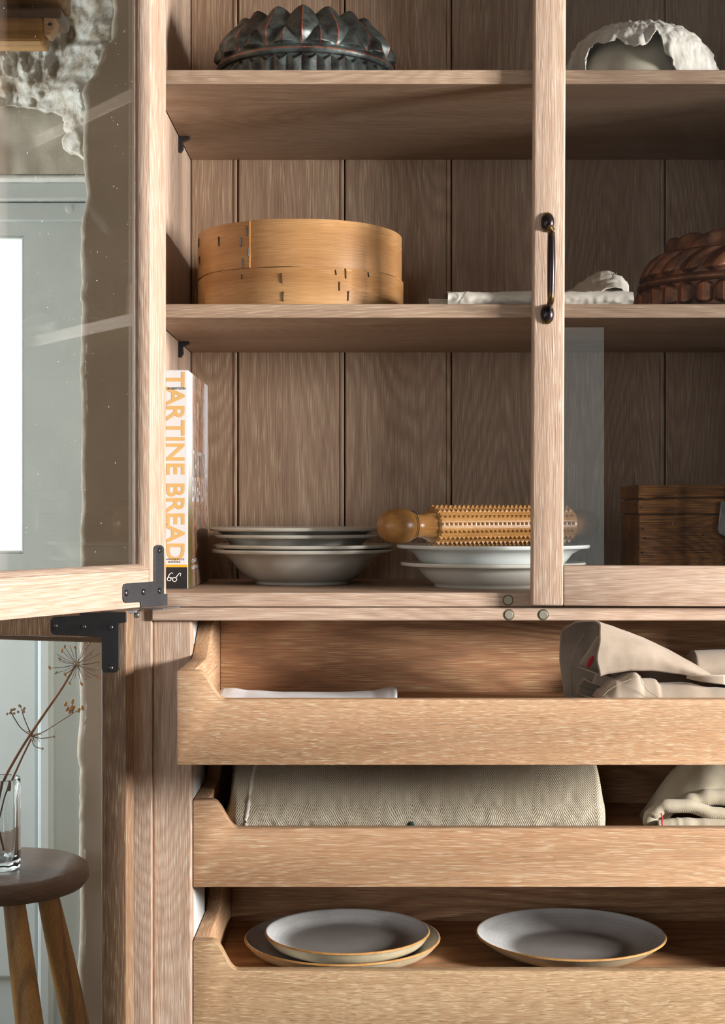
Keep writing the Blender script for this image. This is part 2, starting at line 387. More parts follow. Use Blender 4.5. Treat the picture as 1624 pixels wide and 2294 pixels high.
def cover():
    t = NT('bread_photo_cover_print'); v = t.coords(False); x, y, z = t.sep(v)
    n = t.noise(t.comb(t.math('MULTIPLY', y, 34.0), t.math('MULTIPLY', z, 4.0), 0.0), 1.0, 7.0, 0.72, 0.7)
    n2 = t.noise(t.comb(t.math('MULTIPLY', y, 110.0), t.math('MULTIPLY', z, 60.0), 3.0), 1.0, 5.0, 0.7)
    cr = t.n('ShaderNodeValToRGB'); t.l(n, cr.inputs[0]); e = cr.color_ramp.elements
    cols = [(0.30, (222, 218, 214)), (0.40, (84, 62, 54)), (0.45, (204, 112, 48)), (0.49, (236, 214, 190)), (0.53, (66, 46, 38)), (0.57, (206, 186, 172)), (0.61, (196, 98, 44)), (0.66, (226, 206, 186)), (0.75, (58, 44, 40))]
    e[0].position, e[0].color = cols[0][0], (*lin(cols[0][1]), 1); e[1].position, e[1].color = cols[-1][0], (*lin(cols[-1][1]), 1)
    for p, c in cols[1:-1]:
        k = e.new(p); k.color = (*lin(c), 1)
    c = t.mix(t.math('MULTIPLY', t.ramp(n2, 0.5, 0.62), 0.7), cr.outputs[0], lin((52, 38, 34)))
    yy = t.math('ADD', y, t.math('MULTIPLY', n, 0.08))
    edge = t.math('SUBTRACT', 1.0, t.ramp(yy, -0.052, -0.018))
    side = t.mix(t.ramp(z, -0.07, 0.05), lin((112, 98, 56)), lin((230, 228, 224)))
    c = t.mix(edge, c, side)
    low = t.math('SUBTRACT', 1.0, t.ramp(t.math('ADD', z, t.math('MULTIPLY', n, 0.1)), -0.06, 0.06))
    c = t.mix(t.math('MULTIPLY', low, 0.55), c, lin((64, 50, 32)))
    right = t.math('MULTIPLY', t.ramp(yy, 0.09, 0.14), t.ramp(z, -0.04, 0.06))
    c = t.mix(t.math('MULTIPLY', right, 0.8), c, lin((206, 210, 220)))
    t.color(c); t.b.inputs['Roughness'].default_value = 0.3; return t.m
COVER = cover()

def pane(name, tint=(1, 1, 1), dust=0.0, ior=1.5):
    t = NT(name); nt = t.t; nt.nodes.remove(t.b)
    tr = t.n('ShaderNodeBsdfTransparent'); tr.inputs[0].default_value = (*tint, 1)
    gl = t.n('ShaderNodeBsdfGlossy'); gl.inputs['Roughness'].default_value = 0.0; gl.inputs[0].default_value = (1, 1, 1, 1)
    lw = t.n('ShaderNodeLayerWeight'); lw.inputs[0].default_value = 0.5; f0 = ((ior - 1) / (ior + 1)) ** 2          # Schlick reflectance, the same from both sides of the thin sheet
    fr = t.math('MULTIPLY_ADD', t.math('POWER', lw.outputs['Facing'], 5.0), 1 - f0, f0)
    m1 = t.n('ShaderNodeMixShader'); t.l(fr, m1.inputs[0]); t.l(tr.outputs[0], m1.inputs[1]); t.l(gl.outputs[0], m1.inputs[2])
    last = m1.outputs[0]
    if dust > 0:
        v = t.coords(False); x, y, z = t.sep(v)
        specks = t.ramp(t.noise(v, 260.0, 1.0), 0.80, 0.83)
        smear = t.math('MULTIPLY', t.ramp(t.noise(v, 9.0, 6.0, 0.7, 1.2), 0.55, 0.9), 0.10)
        d = t.n('ShaderNodeBsdfDiffuse'); d.inputs[0].default_value = (0.85, 0.87, 0.86, 1)
        m2 = t.n('ShaderNodeMixShader'); t.l(t.math('MULTIPLY', t.math('ADD', specks, smear), dust, clamp=True), m2.inputs[0])
        t.l(last, m2.inputs[1]); t.l(d.outputs[0], m2.inputs[2]); last = m2.outputs[0]
    t.l(last, t.out.inputs['Surface']); return t.m
GLASSL = pane('dusty_shade_tinted_glass', (0.84, 0.83, 0.81), 0.55, 1.7); GLASSD = pane('lower_door_glass', (0.99, 0.99, 0.99), 0.12, 1.5); GLASSR = pane('cabinet_glass', (0.9, 0.9, 0.9), 0.08, 1.55); GLASSW = pane('window_glass')  # the upper pane's tint also paints shade over the wall behind it
def tumbler_glass():
    t = NT('clear_tumbler_glass'); t.color((0.96, 0.985, 0.98)); t.b.inputs['Roughness'].default_value = 0.0
    t.b.inputs['Transmission Weight'].default_value = 1.0; t.b.inputs['IOR'].default_value = 1.46; return t.m
TUMBLER = tumbler_glass()

# ------------------------------------------------------------------ the room
YW = 0.52            # plane of the plastered wall behind the cabinet
XL, XR, YF, ZC = -2.2, 3.2, -4.6, 2.7
def struct(name, geo, mat, parent=None, **k):
    o = mk(name, geo, mat, parent, **k)
    if parent is None: o['kind'] = 'structure'
    return o
struct('floor', gbox(XL - .1, XR + .1, YF - .1, 1.3, -0.08, 0.0, 0), FLOORM)
struct('ceiling', gbox(XL - .1, XR + .1, YF - .1, 1.3, ZC, ZC + 0.08, 0), CEIL)
def holed(axis, pos, th, a0, a1, z0, z1, h):
    """wall slab with one rectangular opening h = (a0, a1, z0, z1)"""
    out = []
    for (p, q, r, s) in ((a0, h[0], z0, z1), (h[1], a1, z0, z1), (h[0], h[1], z0, h[2]), (h[0], h[1], h[3], z1)):
        if q - p > 1e-4 and s - r > 1e-4:
            out.append(gbox(p, q, pos, pos + th, r, s, 0) if axis == 'y' else gbox(pos, pos + th, p, q, r, s, 0))
    return join(*out)
struct('wall_left', holed('x', XL - .1, .1, YF, 1.3, 0, ZC, (-3.75, -2.85, .35, 1.65)), ROOMWALL)
struct('wall_right', holed('x', XR, 0.1, YF, 1.3, 0, ZC, (-2.0, -1.0, 1.02, 1.70)), ROOMWALL)
struct('wall_front', join(holed('y', YF - 0.1, 0.1, -0.2, XR, 0, ZC, (1.0, 2.3, 0.0, 1.78)), holed('y', YF - 0.1, 0.1, XL, -0.2, 0, ZC, (-1.5, -0.3, 1.0, 2.2))), HALLDARK)
hall = struct('wall_hall', join(gbox(0.9, 2.4, YF - 1.3, YF - 1.2, 0, 2.3, 0), gbox(0.9, 1.0, YF - 1.2, YF - .1, 0, 2.3, 0), gbox(2.3, 2.4, YF - 1.2, YF - .1, 0, 2.3, 0), gbox(0.9, 2.4, YF - 1.3, YF - .1, 2.2, 2.3, 0)), HALLDARK)
struct('trim_1', join(gbox(0.80, 1.02, YF, YF + .03, 0, 1.86, .004), gbox(2.3, 2.4, YF, YF + .03, 0, 1.86, .004)), WINDOWPAINT)
def window(name, axis, pos, a0, a1, z0, z1):
    def b(p, q, r, s, d=0.05): return gbox(p, q, pos + .02, pos + .02 + d, r, s, .003) if axis == 'y' else gbox(pos + .02, pos + .02 + d, p, q, r, s, .003)
    w = .05; m = (a0 + a1) / 2
    fr = struct(name, join(b(a0, a0 + w, z0, z1), b(a1 - w, a1, z0, z1), b(a0 + w, a1 - w, z0, z0 + w), b(a0 + w, a1 - w, z1 - w, z1), b(m - .015, m + .015, z0 + w, z1 - w)), WINDOWPAINT)
    for p, q in ((a0 + w, m - .015), (m + .015, a1 - w)): mk('pane', b(p, q, z0 + w, z1 - w, .004), GLASSW, fr)
window('window_1', 'x', XR, -2.0, -1.0, 1.02, 1.70)
window('fill_window_4', 'x', XL - .1, -3.75, -2.85, .35, 1.65)  # unseen window, made up to hold the left fill lamp
window('fill_window_2', 'y', YF - 0.1, -1.5, -0.3, 1.0, 2.2)  # unseen window, added around the rear fill lamp

# wall behind the cabinet, ending at the left in the broken edge of a deep door recess
EDGE = [(-700, 250), (-300, 246), (0, 250), (25, 252), (60, 248), (90, 246), (104, 226), (130, 220), (165, 205), (190, 188), (205, 180), (222, 184), (240, 189), (262, 186), (300, 184), (350, 184), (395, 187), (440, 192), (462, 188), (490, 180), (560, 178), (640, 180), (665, 177), (690, 182), (720, 179), (760, 179), (850, 177), (905, 180), (960, 181), (1030, 179), (1130, 181), (1190, 177), (1300, 178), (1500, 176), (1590, 177), (1690, 170), (1730, 176), (1900, 175), (2060, 177), (2120, 175), (2160, 172), (2294, 176), (2900, 176)]
def wallfn(u, v):
    py = -600 + u * 3350
    e = interps(EDGE, py) + 1.8 * nz(py * 0.03, 1.0, 0) + 1.0 * nz(py * 0.11, 5.0, 0)
    ex = PX(e, YW); z = PZ(py, YW)
    r = 0.012
    if v < 0.5:                       # front face from far right to the edge
        k = v / 0.5
        x = (XR + 0.05) + (ex + r - (XR + 0.05)) * (1 - (1 - k) ** 4)
        y = YW + 0.0015 * nz(x * 9, z * 9, 2.0) * (1 if x < 0.2 else 0)
    elif v < 0.75:
        a = (v - 0.5) / 0.25 * math.pi / 2
        x = ex + r - r * math.sin(a); y = YW + r - r * math.cos(a)
        x += 0.002 * nz(py * 0.05, v * 7, 3.0)
    else:
        k = (v - 0.75) / 0.25
        x = ex + 0.01 * k + 0.012 * nz(py * 0.01, k * 3, 8.0) * k; y = YW + r + 0.42 * k
    return (x, y, z)
wall_back = struct('wall_back', ggrid(wallfn, 420, 24), WALLM, smooth=50)
# rough plaster mass and lintel beam at the head of the recess
TONGUE = [(-420, 150), (0, 132), (60, 128), (92, 100), (104, -330), (232, -330), (242, 60), (262, 142), (300, 150), (318, 138), (332, 146), (345, 166), (356, 190), (420, 230)]
def roughfn(u, v):
    px = -330 + u * 640; py = -420 + v * 820
    e = interp(TONGUE, py + 9 * nz(px * .03, py * .02, 6)) + 9 * nz(px * .05, py * .06, 2) + 4 * nz(px * .17, py * .17, 8)
    ins = sm((px - e) / 16.0 + .5)
    rim = sm((interps(EDGE, py) - px) / 90.0)
    Yin = .66 + .16 * rim + .05 * sm((py - 120) / 120.0) * sm((110 - px) / 80.0)
    Y = Yin + (.972 - Yin) * (1 - ins)
    Y += (.022 * nz(px * .025, py * .018, 0) + .011 * nz(px * .07, py * .045, 4) + .004 * nz(px * .13, py * .10, 9)) * ins
    return P(px, py, Y)
mk('rough_plaster', ggrid(roughfn, 190, 240), ROUGHP, wall_back, smooth=60)
YD = 0.98
def beadfn(u, v):
    px = -330 + u * 640; a = v * math.pi
    py = 396 - 13 * math.cos(a) + 1.2 * nz(px * .05, v * 3, 0); return P(px, py, YD - 0.03 - 0.025 * math.sin(a))
mk('plaster_bead', ggrid(beadfn, 90, 10), LIMEW, wall_back, smooth=60)
def recfn(u, v):
    px = -330 + u * 640; py = 225 + v * 165
    return P(px, py, YD - 0.06 + 0.008 * nz(px * .02, py * .02, 3))
mk('recess_plaster', ggrid(recfn, 60, 24), RECESSP, wall_back, smooth=60)
bm0, bm1 = P(-420, 10, .60), P(96, 94, .60)
mk('beam', gbox(bm0.x, bm1.x, .60, .66, bm1.z, PZ(38, .60), .006), BEAMW, wall_back)
mk('beam', gbox(bm0.x, PX(132, .62), .635, .72, PZ(36, .62), PZ(8, .62), .006), STOOLW, wall_back)
mk('beam', gbox(bm0.x, PX(140, .64), .60, .72, PZ(7, .64), PZ(-60, .64), .006), BEAMW, wall_back)
mk('wedge', gprism([(PX(98, .61), PZ(40, .61)), (PX(126, .61), PZ(42, .61)), (PX(122, .61), PZ(66, .61)), (PX(112, .61), PZ(82, .61)), (PX(98, .61), PZ(80, .61))], 'y', .605, .64, .003), GX, wall_back)
mk('beam_knot', gball(P(112, 54, .604), .004, .002, .003), BLACK, wall_back)
mk('reveal', holed('x', -1.66, .06, YW, 1.25, 0, ZC, (.54, .92, .35, 1.95)), RECESSP, wall_back)
mk('reveal', gbox(-2.2, -1.66, YW, YW + .05, 0, ZC, 0), RECESSP, wall_back)
window('fill_window_3', 'x', -1.69, .54, .92, .35, 1.95)  # unseen window, added in the reveal for the recess fill lamp
mk('reveal', gbox(-1.62, -0.25, YW + .46, 1.25, PZ(400, YD), ZC, 0), RECESSP, wall_back)
mk('reveal', gbox(-.35, -.25, YW + .44, 1.25, 0, ZC, 0), RECESSP, wall_back)
# half-glazed painted door in the recess
gx0, gx1, gz0, gz1 = PX(-420, YD), PX(54, YD), PZ(1240, YD), PZ(528, YD)
dx0, dx1, dz1 = -1.62, PX(226, YD), PZ(413, YD)
door = struct('door_1', holed('y', YD, .045, dx0, dx1, 0, PZ(497, YD), (gx0, gx1, gz0, gz1)), WINDOWPAINT)
mk('head', gbox(dx0, dx1, YD - .012, YD + .04, PZ(497, YD), PZ(456, YD), .003), WINDOWPAINT, door)
mk('head', gbox(dx0, dx1, YD - .03, YD + .04, PZ(454, YD), dz1, .004), WINDOWPAINT, door)
mk('pane', gbox(gx0, gx1, YD + .02, YD + .024, gz0, gz1, 0), GLASSW, door)
for a, b, c, d in ((gx1 - .006, gx1, gz0, gz1), (gx0, gx1 - .006, gz1 - .006, gz1), (gx0, gx1 - .006, gz0, gz0 + .006)):
    mk('glazing_bead', gbox(a, b, YD + .002, YD + .02, c, d, .002), WINDOWPAINT, door)
mk('panel', gbox(PX(-420, YD), PX(86, YD), YD - .008, YD + .01, 0.12, PZ(1420, YD), .006), WINDOWPAINT, door)
mk('stile', gbox(PX(88, YD), PX(122, YD), YD - .022, YD + .01, 0.0, PZ(1330, YD), .008), WINDOWPAINT, door)
mk('bolt_head', gball(P(156, 468, YD - .012), .009, .0014, .009, 16, 8), WINDOWPAINT, door)
struct('trim_2', gbox(dx0 - .02, dx1 + .02, YD - .03, YD + .06, PZ(411.5, YD), PZ(406, YD), 0), INK)

# ------------------------------------------------------------------ the oak cupboard
cab = empty('oak_cupboard', (0.2, 0.2, 0), 'tall limed oak larder cupboard with glazed doors, shelves and scooped drawers', 'cupboard')
XI, XIR = PX(340, 0), PX(2034, 0)             # inner faces of the sides
YB = 0.4443                                   # face of the back boards
ZT = PZ(-330, 0); XO = -0.3213
mk('side_panel', gbox(XO, XI, 0, YB + .02, 0, ZT, .0015), OZ, cab)
mk('side_panel', gbox(XIR, XIR + .025, 0, YB + .02, 0, ZT, .0015), OZ, cab)
mk('top_panel', gbox(XI, XIR, .0, YB, ZT - .02, ZT, .0015), OX, cab)
# beaded back boards
kb = (D0 + YB) / F
gw = PX(772, YB) - PX(532.5, YB)
x0 = PX(532.5, YB) - gw
zb0 = PZ(1330, 0)
i = 0
while x0 < XIR:
    a, b = max(x0, XI), min(x0 + gw, XIR)
    if b - a > .01:
        cx = x0 + gw
        g = .0012
        prof = [(a + g, YB + .016), (a + g, YB + .0016), (a + g + .0018, YB)]
        if b == cx:
            prof += [(b - .0095, YB), (b - .0088, YB + .0028)]
            for q in range(7):
                an = math.pi - q * math.pi / 6
                prof.append((b - .0046 + .0036 * math.cos(an), YB + .0026 - .0026 * math.sin(an)))
            prof += [(b - g, YB + .0035), (b - g, YB + .016)]
        else: prof += [(b - g, YB), (b - g, YB + .016)]
        mk('back_board', gprism(prof, 'z', zb0, ZT), OB, cab, smooth=35)
    x0 += gw; i += 1
mk('back_liner', gbox(XI, XIR, YB + .0162, YB + .02, 0, ZT, 0), STOOLW, cab)
for pa, pb in ((156, 188), (681, 712)):
    s = mk('shelf', gbox(XI + .001, XIR - .001, 0, YB - .001, PZ(pb), PZ(pa), .0015), OYI, cab)
    for Y in (.012, .29):
        zt = PZ(pb); xx = XI
        arm = [(XI + .0, zt - .024), (XI + .004, zt - .024), (XI + .0075, zt - .018), (XI + .0065, zt - .008), (XI + .017, zt - .0035), (XI + .017, zt - .0005), (XI + .0, zt - .0005)]
        mk('shelf_support', gprism(arm, 'y', Y - .006, Y + .006, .0008), BLACK, cab)
mk('base_board', gbox(XI, XIR, 0, YB, PZ(1359.3), PZ(1328), .0015), OX, cab)
mk('rail', gbox(XI, XIR, -.006, .03, PZ(1390.5, -.006), PZ(1361.5, -.006), .002), OX, cab)
YS = .008
mk('stile', gbox(XI, PX(430, YS), YS, YS + .024, 0, PZ(1391, 0), .003), OZ, cab)
mk('filler_strip', gbox(PX(420, YS) - .02, PX(430, YS), YS + .025, YS + .16, 0, PZ(1391, 0), .002), LININGW, cab)
mk('inner_panel', gbox(XI, XIR, YB - .012, YB - .001, 0.02, PZ(1362), 0), SHADEOAK, cab)
mk('plinth', gbox(XI, XIR, .03, .05, 0, .08, 0), OX, cab)
mk('stile', gbox(XIR - .055, XIR, YS, YS + .024, 0, PZ(1391, 0), .003), OZ, cab)
for (mx, my, Y) in ((1138, 1344.5, 0), (1140, 1377, -.006), (1217, 1377, -.006)):
    c = P(mx, my, Y)
    def disc(r, y0, y1):
        return gprism([(c.x + r * math.cos(2 * math.pi * q / 24), c.z + r * math.sin(2 * math.pi * q / 24)) for q in range(24)], 'y', y0, y1, .0004)
    mg = mk('magnet', disc(.0075, Y - .0006, Y + .004), MAGRING, cab); mk('magnet_face', disc(.0058, Y - .0014, Y - .0005), MAGNET, mg)

def screw_geo(c, u, n, w, r):
    """domed slotted screw head: c centre, u and w in the plate plane, n outwards"""
    M = Matrix((u, w, n)).transposed()
    V, Fc = [], []
    rings = [(1.0, 0.0), (0.95, .25), (.7, .45), (.3, .55)]
    for rr, h in rings:
        for q in range(16):
            a = q * math.pi / 8; V.append(c + M @ Vector((rr * r * math.cos(a), rr * r * math.sin(a), h * r)))
    for j in range(3):
        for q in range(16): Fc.append([j * 16 + q, j * 16 + (q + 1) % 16, (j + 1) * 16 + (q + 1) % 16, (j + 1) * 16 + q])
    Fc.append([48 + q for q in range(16)])
    return V, Fc
def slot_geo(c, u, n, w, r, ang):
    d = u * math.cos(ang) + w * math.sin(ang); e = n.cross(d)
    p = [c + d * sx * r * .9 + e * sy * r * .12 + n * h * r for h in (.3, .57) for sx, sy in ((-1, -1), (1, -1), (1, 1), (-1, 1))]
    return p, [[0, 1, 2, 3][::-1], [4, 5, 6, 7], [0, 1, 5, 4], [1, 2, 6, 5], [2, 3, 7, 6], [3, 0, 4, 7]]

def swing_door(hx, hy, ang, z0, z1, width, flat, bead, glass_mat, vm, hm, bottom_flat, top_flat, label):
    """framed glass door; local x runs from the hinge edge, local y is the inner face normal"""
    u = Vector((math.cos(ang), math.sin(ang), 0)); T = .024
    ss = [gbox(0, flat, -T, 0, z0, z1, .002), gbox(width - flat, width, -T, 0, z0, z1, .002)]
    rr = [gbox(flat, width - flat, -T, 0, z0, z0 + bottom_flat, .002), gbox(flat, width - flat, -T, 0, z1 - top_flat, z1, .002)]
    G = join(*ss, *rr); ns = sum(len(g[1]) for g in ss); nr = len(G[1]) - ns
    d = mk('door', G, None, None, local=True, mats=[vm, hm], midx=[0] * ns + [1] * nr, smooth=30)
    d.parent = cab; d.location = Vector((hx, hy, 0)) - ORG[cab]; d.rotation_euler = (0, 0, ang); ORG[d] = Vector((hx, hy, 0))
    if label: d['label'] = label
    x0, x1, a, b = flat, width - flat, z0 + bottom_flat, z1 - top_flat
    rc = .013                                              # glass lies below the inner face
    n = 7
    def bead_prof(k): return bead * (k + .18 * math.sin(math.pi * k)), -rc * k - .0003
    def bar(p, q, axis, sgn, mat):
        V = []; Fc = []
        for k in range(n + 1):
            o, w = bead_prof(k / n)
            for e, end in enumerate((p, q)):
                es = (o if e == 0 else -o)
                if axis == 'z': V.append(Vector((end[0] + sgn * o, w, end[1] + es)))
                else: V.append(Vector((end[0] + es, w, end[1] + sgn * o)))
        for k in range(n): Fc.append([2 * k, 2 * k + 1, 2 * k + 3, 2 * k + 2])
        V2, F2 = V[:], Fc[:]
        lastp = [V[2 * n], V[2 * n + 1]]; m0 = len(V2)       # step down behind the glass
        V2 += [v + Vector((0, -.004, 0)) for v in lastp]; F2.append([2 * n, 2 * n + 1, m0 + 1, m0])
        mk('glazing_bead', (V2, F2), mat, d, local=True, smooth=60)
    bar((x0, a), (x0, b), 'z', 1, vm); bar((x1, a), (x1, b), 'z', -1, vm)
    bar((x0, a), (x1, a), 'x', 1, hm); bar((x0, b), (x1, b), 'x', -1, hm)
    mk('pane', gbox(x0 - .002, x1 + .002, -rc - .004, -rc - .001, a - .002, b + .002, 0), glass_mat, d, local=True)
    return d
def on_door(d, ang, px, py):
    """(s, z) where the sight line through a pixel meets the inner face"""
    h = ORG[d]; n = Vector((-math.sin(ang), math.cos(ang), 0)); u = Vector((math.cos(ang), math.sin(ang), 0))
    r = Vector(((px - CX) / F, 1, (CY - py) / F)); o = Vector((0, -D0, Z0))
    k = (h - o).dot(n) / r.dot(n); p = o + r * k
    return (p - h).dot(u), p.z
# upper left door, open towards the viewer
a1 = math.atan2(-math.cos(R(27)), -math.sin(R(27)))
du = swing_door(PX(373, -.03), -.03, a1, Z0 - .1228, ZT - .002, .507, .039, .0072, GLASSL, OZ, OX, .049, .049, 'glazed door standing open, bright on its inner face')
def hinge_plate(d, ang, poly, screws, mat, ang0):
    pts = [on_door(d, ang, *p) for p in poly]
    mk('hinge_plate', gprism(pts, 'y', .0, .0022, .0006), mat, d, local=True)
    for k, (px, py) in enumerate(screws):
        s, z = on_door(d, ang, px, py); c = Vector((s, .0022, z))
        g = screw_geo(c, Vector((1, 0, 0)), Vector((0, 1, 0)), Vector((0, 0, 1)), .0042)
        mk('screw', g, SCREW, d, local=True, smooth=40)
        mk('screw_slot', slot_geo(c, Vector((1, 0, 0)), Vector((0, 1, 0)), Vector((0, 0, 1)), .0042, ang0 + k * 1.1), BLACK, d, local=True)
hinge_plate(du, a1, [(343.5, 1229), (346, 1223), (351, 1221), (358, 1221), (363, 1224), (365, 1230), (365, 1330), (372.5, 1331), (372.5, 1356), (314, 1361), (313, 1349), (280, 1350.5), (276, 1348), (274, 1342), (274, 1315), (276, 1309), (281, 1307), (343.5, 1302.5)],
            [(354, 1233), (279.5, 1328.5), (318, 1326), (354, 1323.5)], BLACK, .3)
# lower left door, folded right back
a2 = math.atan2(math.sin(R(19)), -math.cos(R(19)))
dl = swing_door(PX(282, -.06), -.06, a2, 0.10, Z0 - .1288, .50, .035, .0075, GLASSD, SHADEOAK, SHADEOAK, .055, .0365, 'glazed door folded right back, brown in shade')
hinge_plate(dl, a2, [(284, 1371), (284, 1394), (268, 1396), (268, 1496), (266, 1502), (261, 1506), (236, 1506), (231, 1503), (229, 1497), (229, 1427), (124, 1422), (118, 1419), (115, 1413), (115, 1391), (118, 1385), (123, 1382), (180, 1379), (181, 1373)],
            [(125, 1402), (189, 1404), (249, 1405), (249, 1496)], BLACK, .5)
# pivot plates between the doors
pv = mk('pivot_plate', gprism([(PX(318, -.02), -.045), (PX(372, -.02), -.045), (PX(405, 0), -.012), (PX(405, 0), .004), (PX(340, 0), .004)], 'z', PZ(1361.2, -.01), PZ(1358.5, -.01), .0004), STEEL, cab)
mk('pivot_plate', gprism([(PX(276, -.05), -.058), (PX(308, -.04), -.05), (PX(314, -.02), -.01), (PX(290, -.02), -.02)], 'z', PZ(1372, -.04), PZ(1367, -.04), .0006), STEEL, cab)
mk('pivot_pin', gball(P(306, 1378, -.035), .0045, .0045, .004), STEEL, cab)

# right door, closed
bx = PX(1187, -.002); W = XIR - .004 - bx; hd = ZT - .004 - PZ(1357, -.026); T = .024
zb = PZ(1357, -.026); sw = .0424; br = .0545
ss = [gbox(0, sw, -T, 0, 0, hd, .0028, 3), gbox(W - sw, W, -T, 0, 0, hd, .0028, 3)]
rr = [gbox(sw, W - sw, -T + .0003, 0, 0, br, .0022), gbox(sw, W - sw, -T + .0003, 0, hd - br, hd, .0022)]
G = join(*ss, *rr); ns = sum(len(g[1]) for g in ss)
dr = mk('door', G, None, None, local=True, mats=[OZ, OX], midx=[0] * ns + [1] * (len(G[1]) - ns), smooth=30)
dr.parent = cab; ORG[dr] = Vector((bx, -.002, zb)); dr.location = ORG[dr] - ORG[cab]; dr.rotation_euler = (0, .0044, 0)
dr['label'] = 'closed glazed door with a bronze pull handle'
mk('pane', gbox(sw - .004, W - sw + .004, -.014, -.011, br - .004, hd - br + .004, 0), GLASSR, dr, local=True)
hz = lambda py: PZ(py, -.03) - zb
hx_ = PX(1228, -.027) - bx
zc1, zc2 = hz(497), hz(703)
def dome(zc):
    g = gball((hx_ - .003, -T - .001, zc), .0092, .007, .0135, 20, 12); return g
pts = []; rad = []
for k in range(33):
    t = k / 32; z = zc1 + (zc2 - zc1) * t
    e = min(t, 1 - t)
    out = .006 + .025 * sm(e / .13) ** .7 + .004 * math.sin(math.pi * t)
    pts.append((hx_ - .002, -T - out, z + (.006 if t < .5 else -.006) * (1 - sm(e / .13)) * -1))
    rad.append(.0040 + .0014 * math.sin(math.pi * t))
hnd = mk('handle', join(dome(zc1), dome(zc2), gtube(pts, rad, 14)), BRONZE, None, local=True, smooth=60)
V0 = Vector((hx_, -T, (zc1 + zc2) / 2))
for v in hnd.data.vertices: v.co -= V0
hnd.parent = dr; hnd.location = V0; ORG[hnd] = ORG[dr] + V0

# drawers
XDL = PX(432.5, .012); XDR = XIR - .0555
def drawer(Yf, ztop, zlip, zbot, zfloor, rise, label, fm):
    fl, cu = .028, .062; dd = ztop - zlip
    def scoop(xa, s):
        return [(xa + s * (fl - .004 + (cu - fl + .004) * k / 16), ztop - dd * (.35 * sm(k / 16) + .65 * (k / 16 - math.sin(2 * math.pi * k / 16) / 6.2832))) for k in range(17)]
    poly = [(XDL, zbot), (XDL, ztop)] + scoop(XDL, 1) + scoop(XDR, -1)[::-1] + [(XDR, ztop), (XDR, zbot)]
    d = mk('drawer', gprism(poly, 'y', Yf, Yf + .019, .0016), fm, cab, smooth=30)
    d['label'] = label
    dep = .345; th = .02
    sp = [(Yf + .0192, zfloor - .02), (Yf + .0192, ztop), (Yf + .15, ztop)] + [(Yf + .15 + .11 * k / 10, ztop + rise * sm(k / 10)) for k in range(1, 11)] + [(Yf + dep + .02, ztop + rise), (Yf + dep + .02, zfloor - .02)]
    for xa in (XDL, XDR - th): mk('drawer_side', gprism(sp, 'x', xa, xa + th, .0016), GY, d, smooth=30)
    mk('drawer_back', gbox(XDL + th, XDR - th, Yf + dep, Yf + dep + .02, zfloor - .02, ztop + rise - .001, .0015), GB, d)
    mk('drawer_bottom', gbox(XDL + th, XDR - th, Yf + .0192, Yf + dep, zfloor - .008, zfloor, 0), GB, d)
    return d
Y1, Y2 = -.163, .012
F1, F2, F3 = Z0 - .2638, Z0 - .461, Z0 - .6492
drawer(Y1, PZ(1503, Y1), PZ(1567, Y1), PZ(1714, Y1), F1, .045, 'oak drawer pulled furthest out, holding linen', GX)
drawer(Y2, PZ(1793, Y2), PZ(1855.5, Y2), PZ(1987.5, Y2), F2, .045, 'oak drawer holding a herringbone blanket', GX2)
drawer(Y2, PZ(2108, Y2), PZ(2175, Y2), Z0 - .77, F3, .045, 'lowest oak drawer in view, holding stoneware plates', GX3)

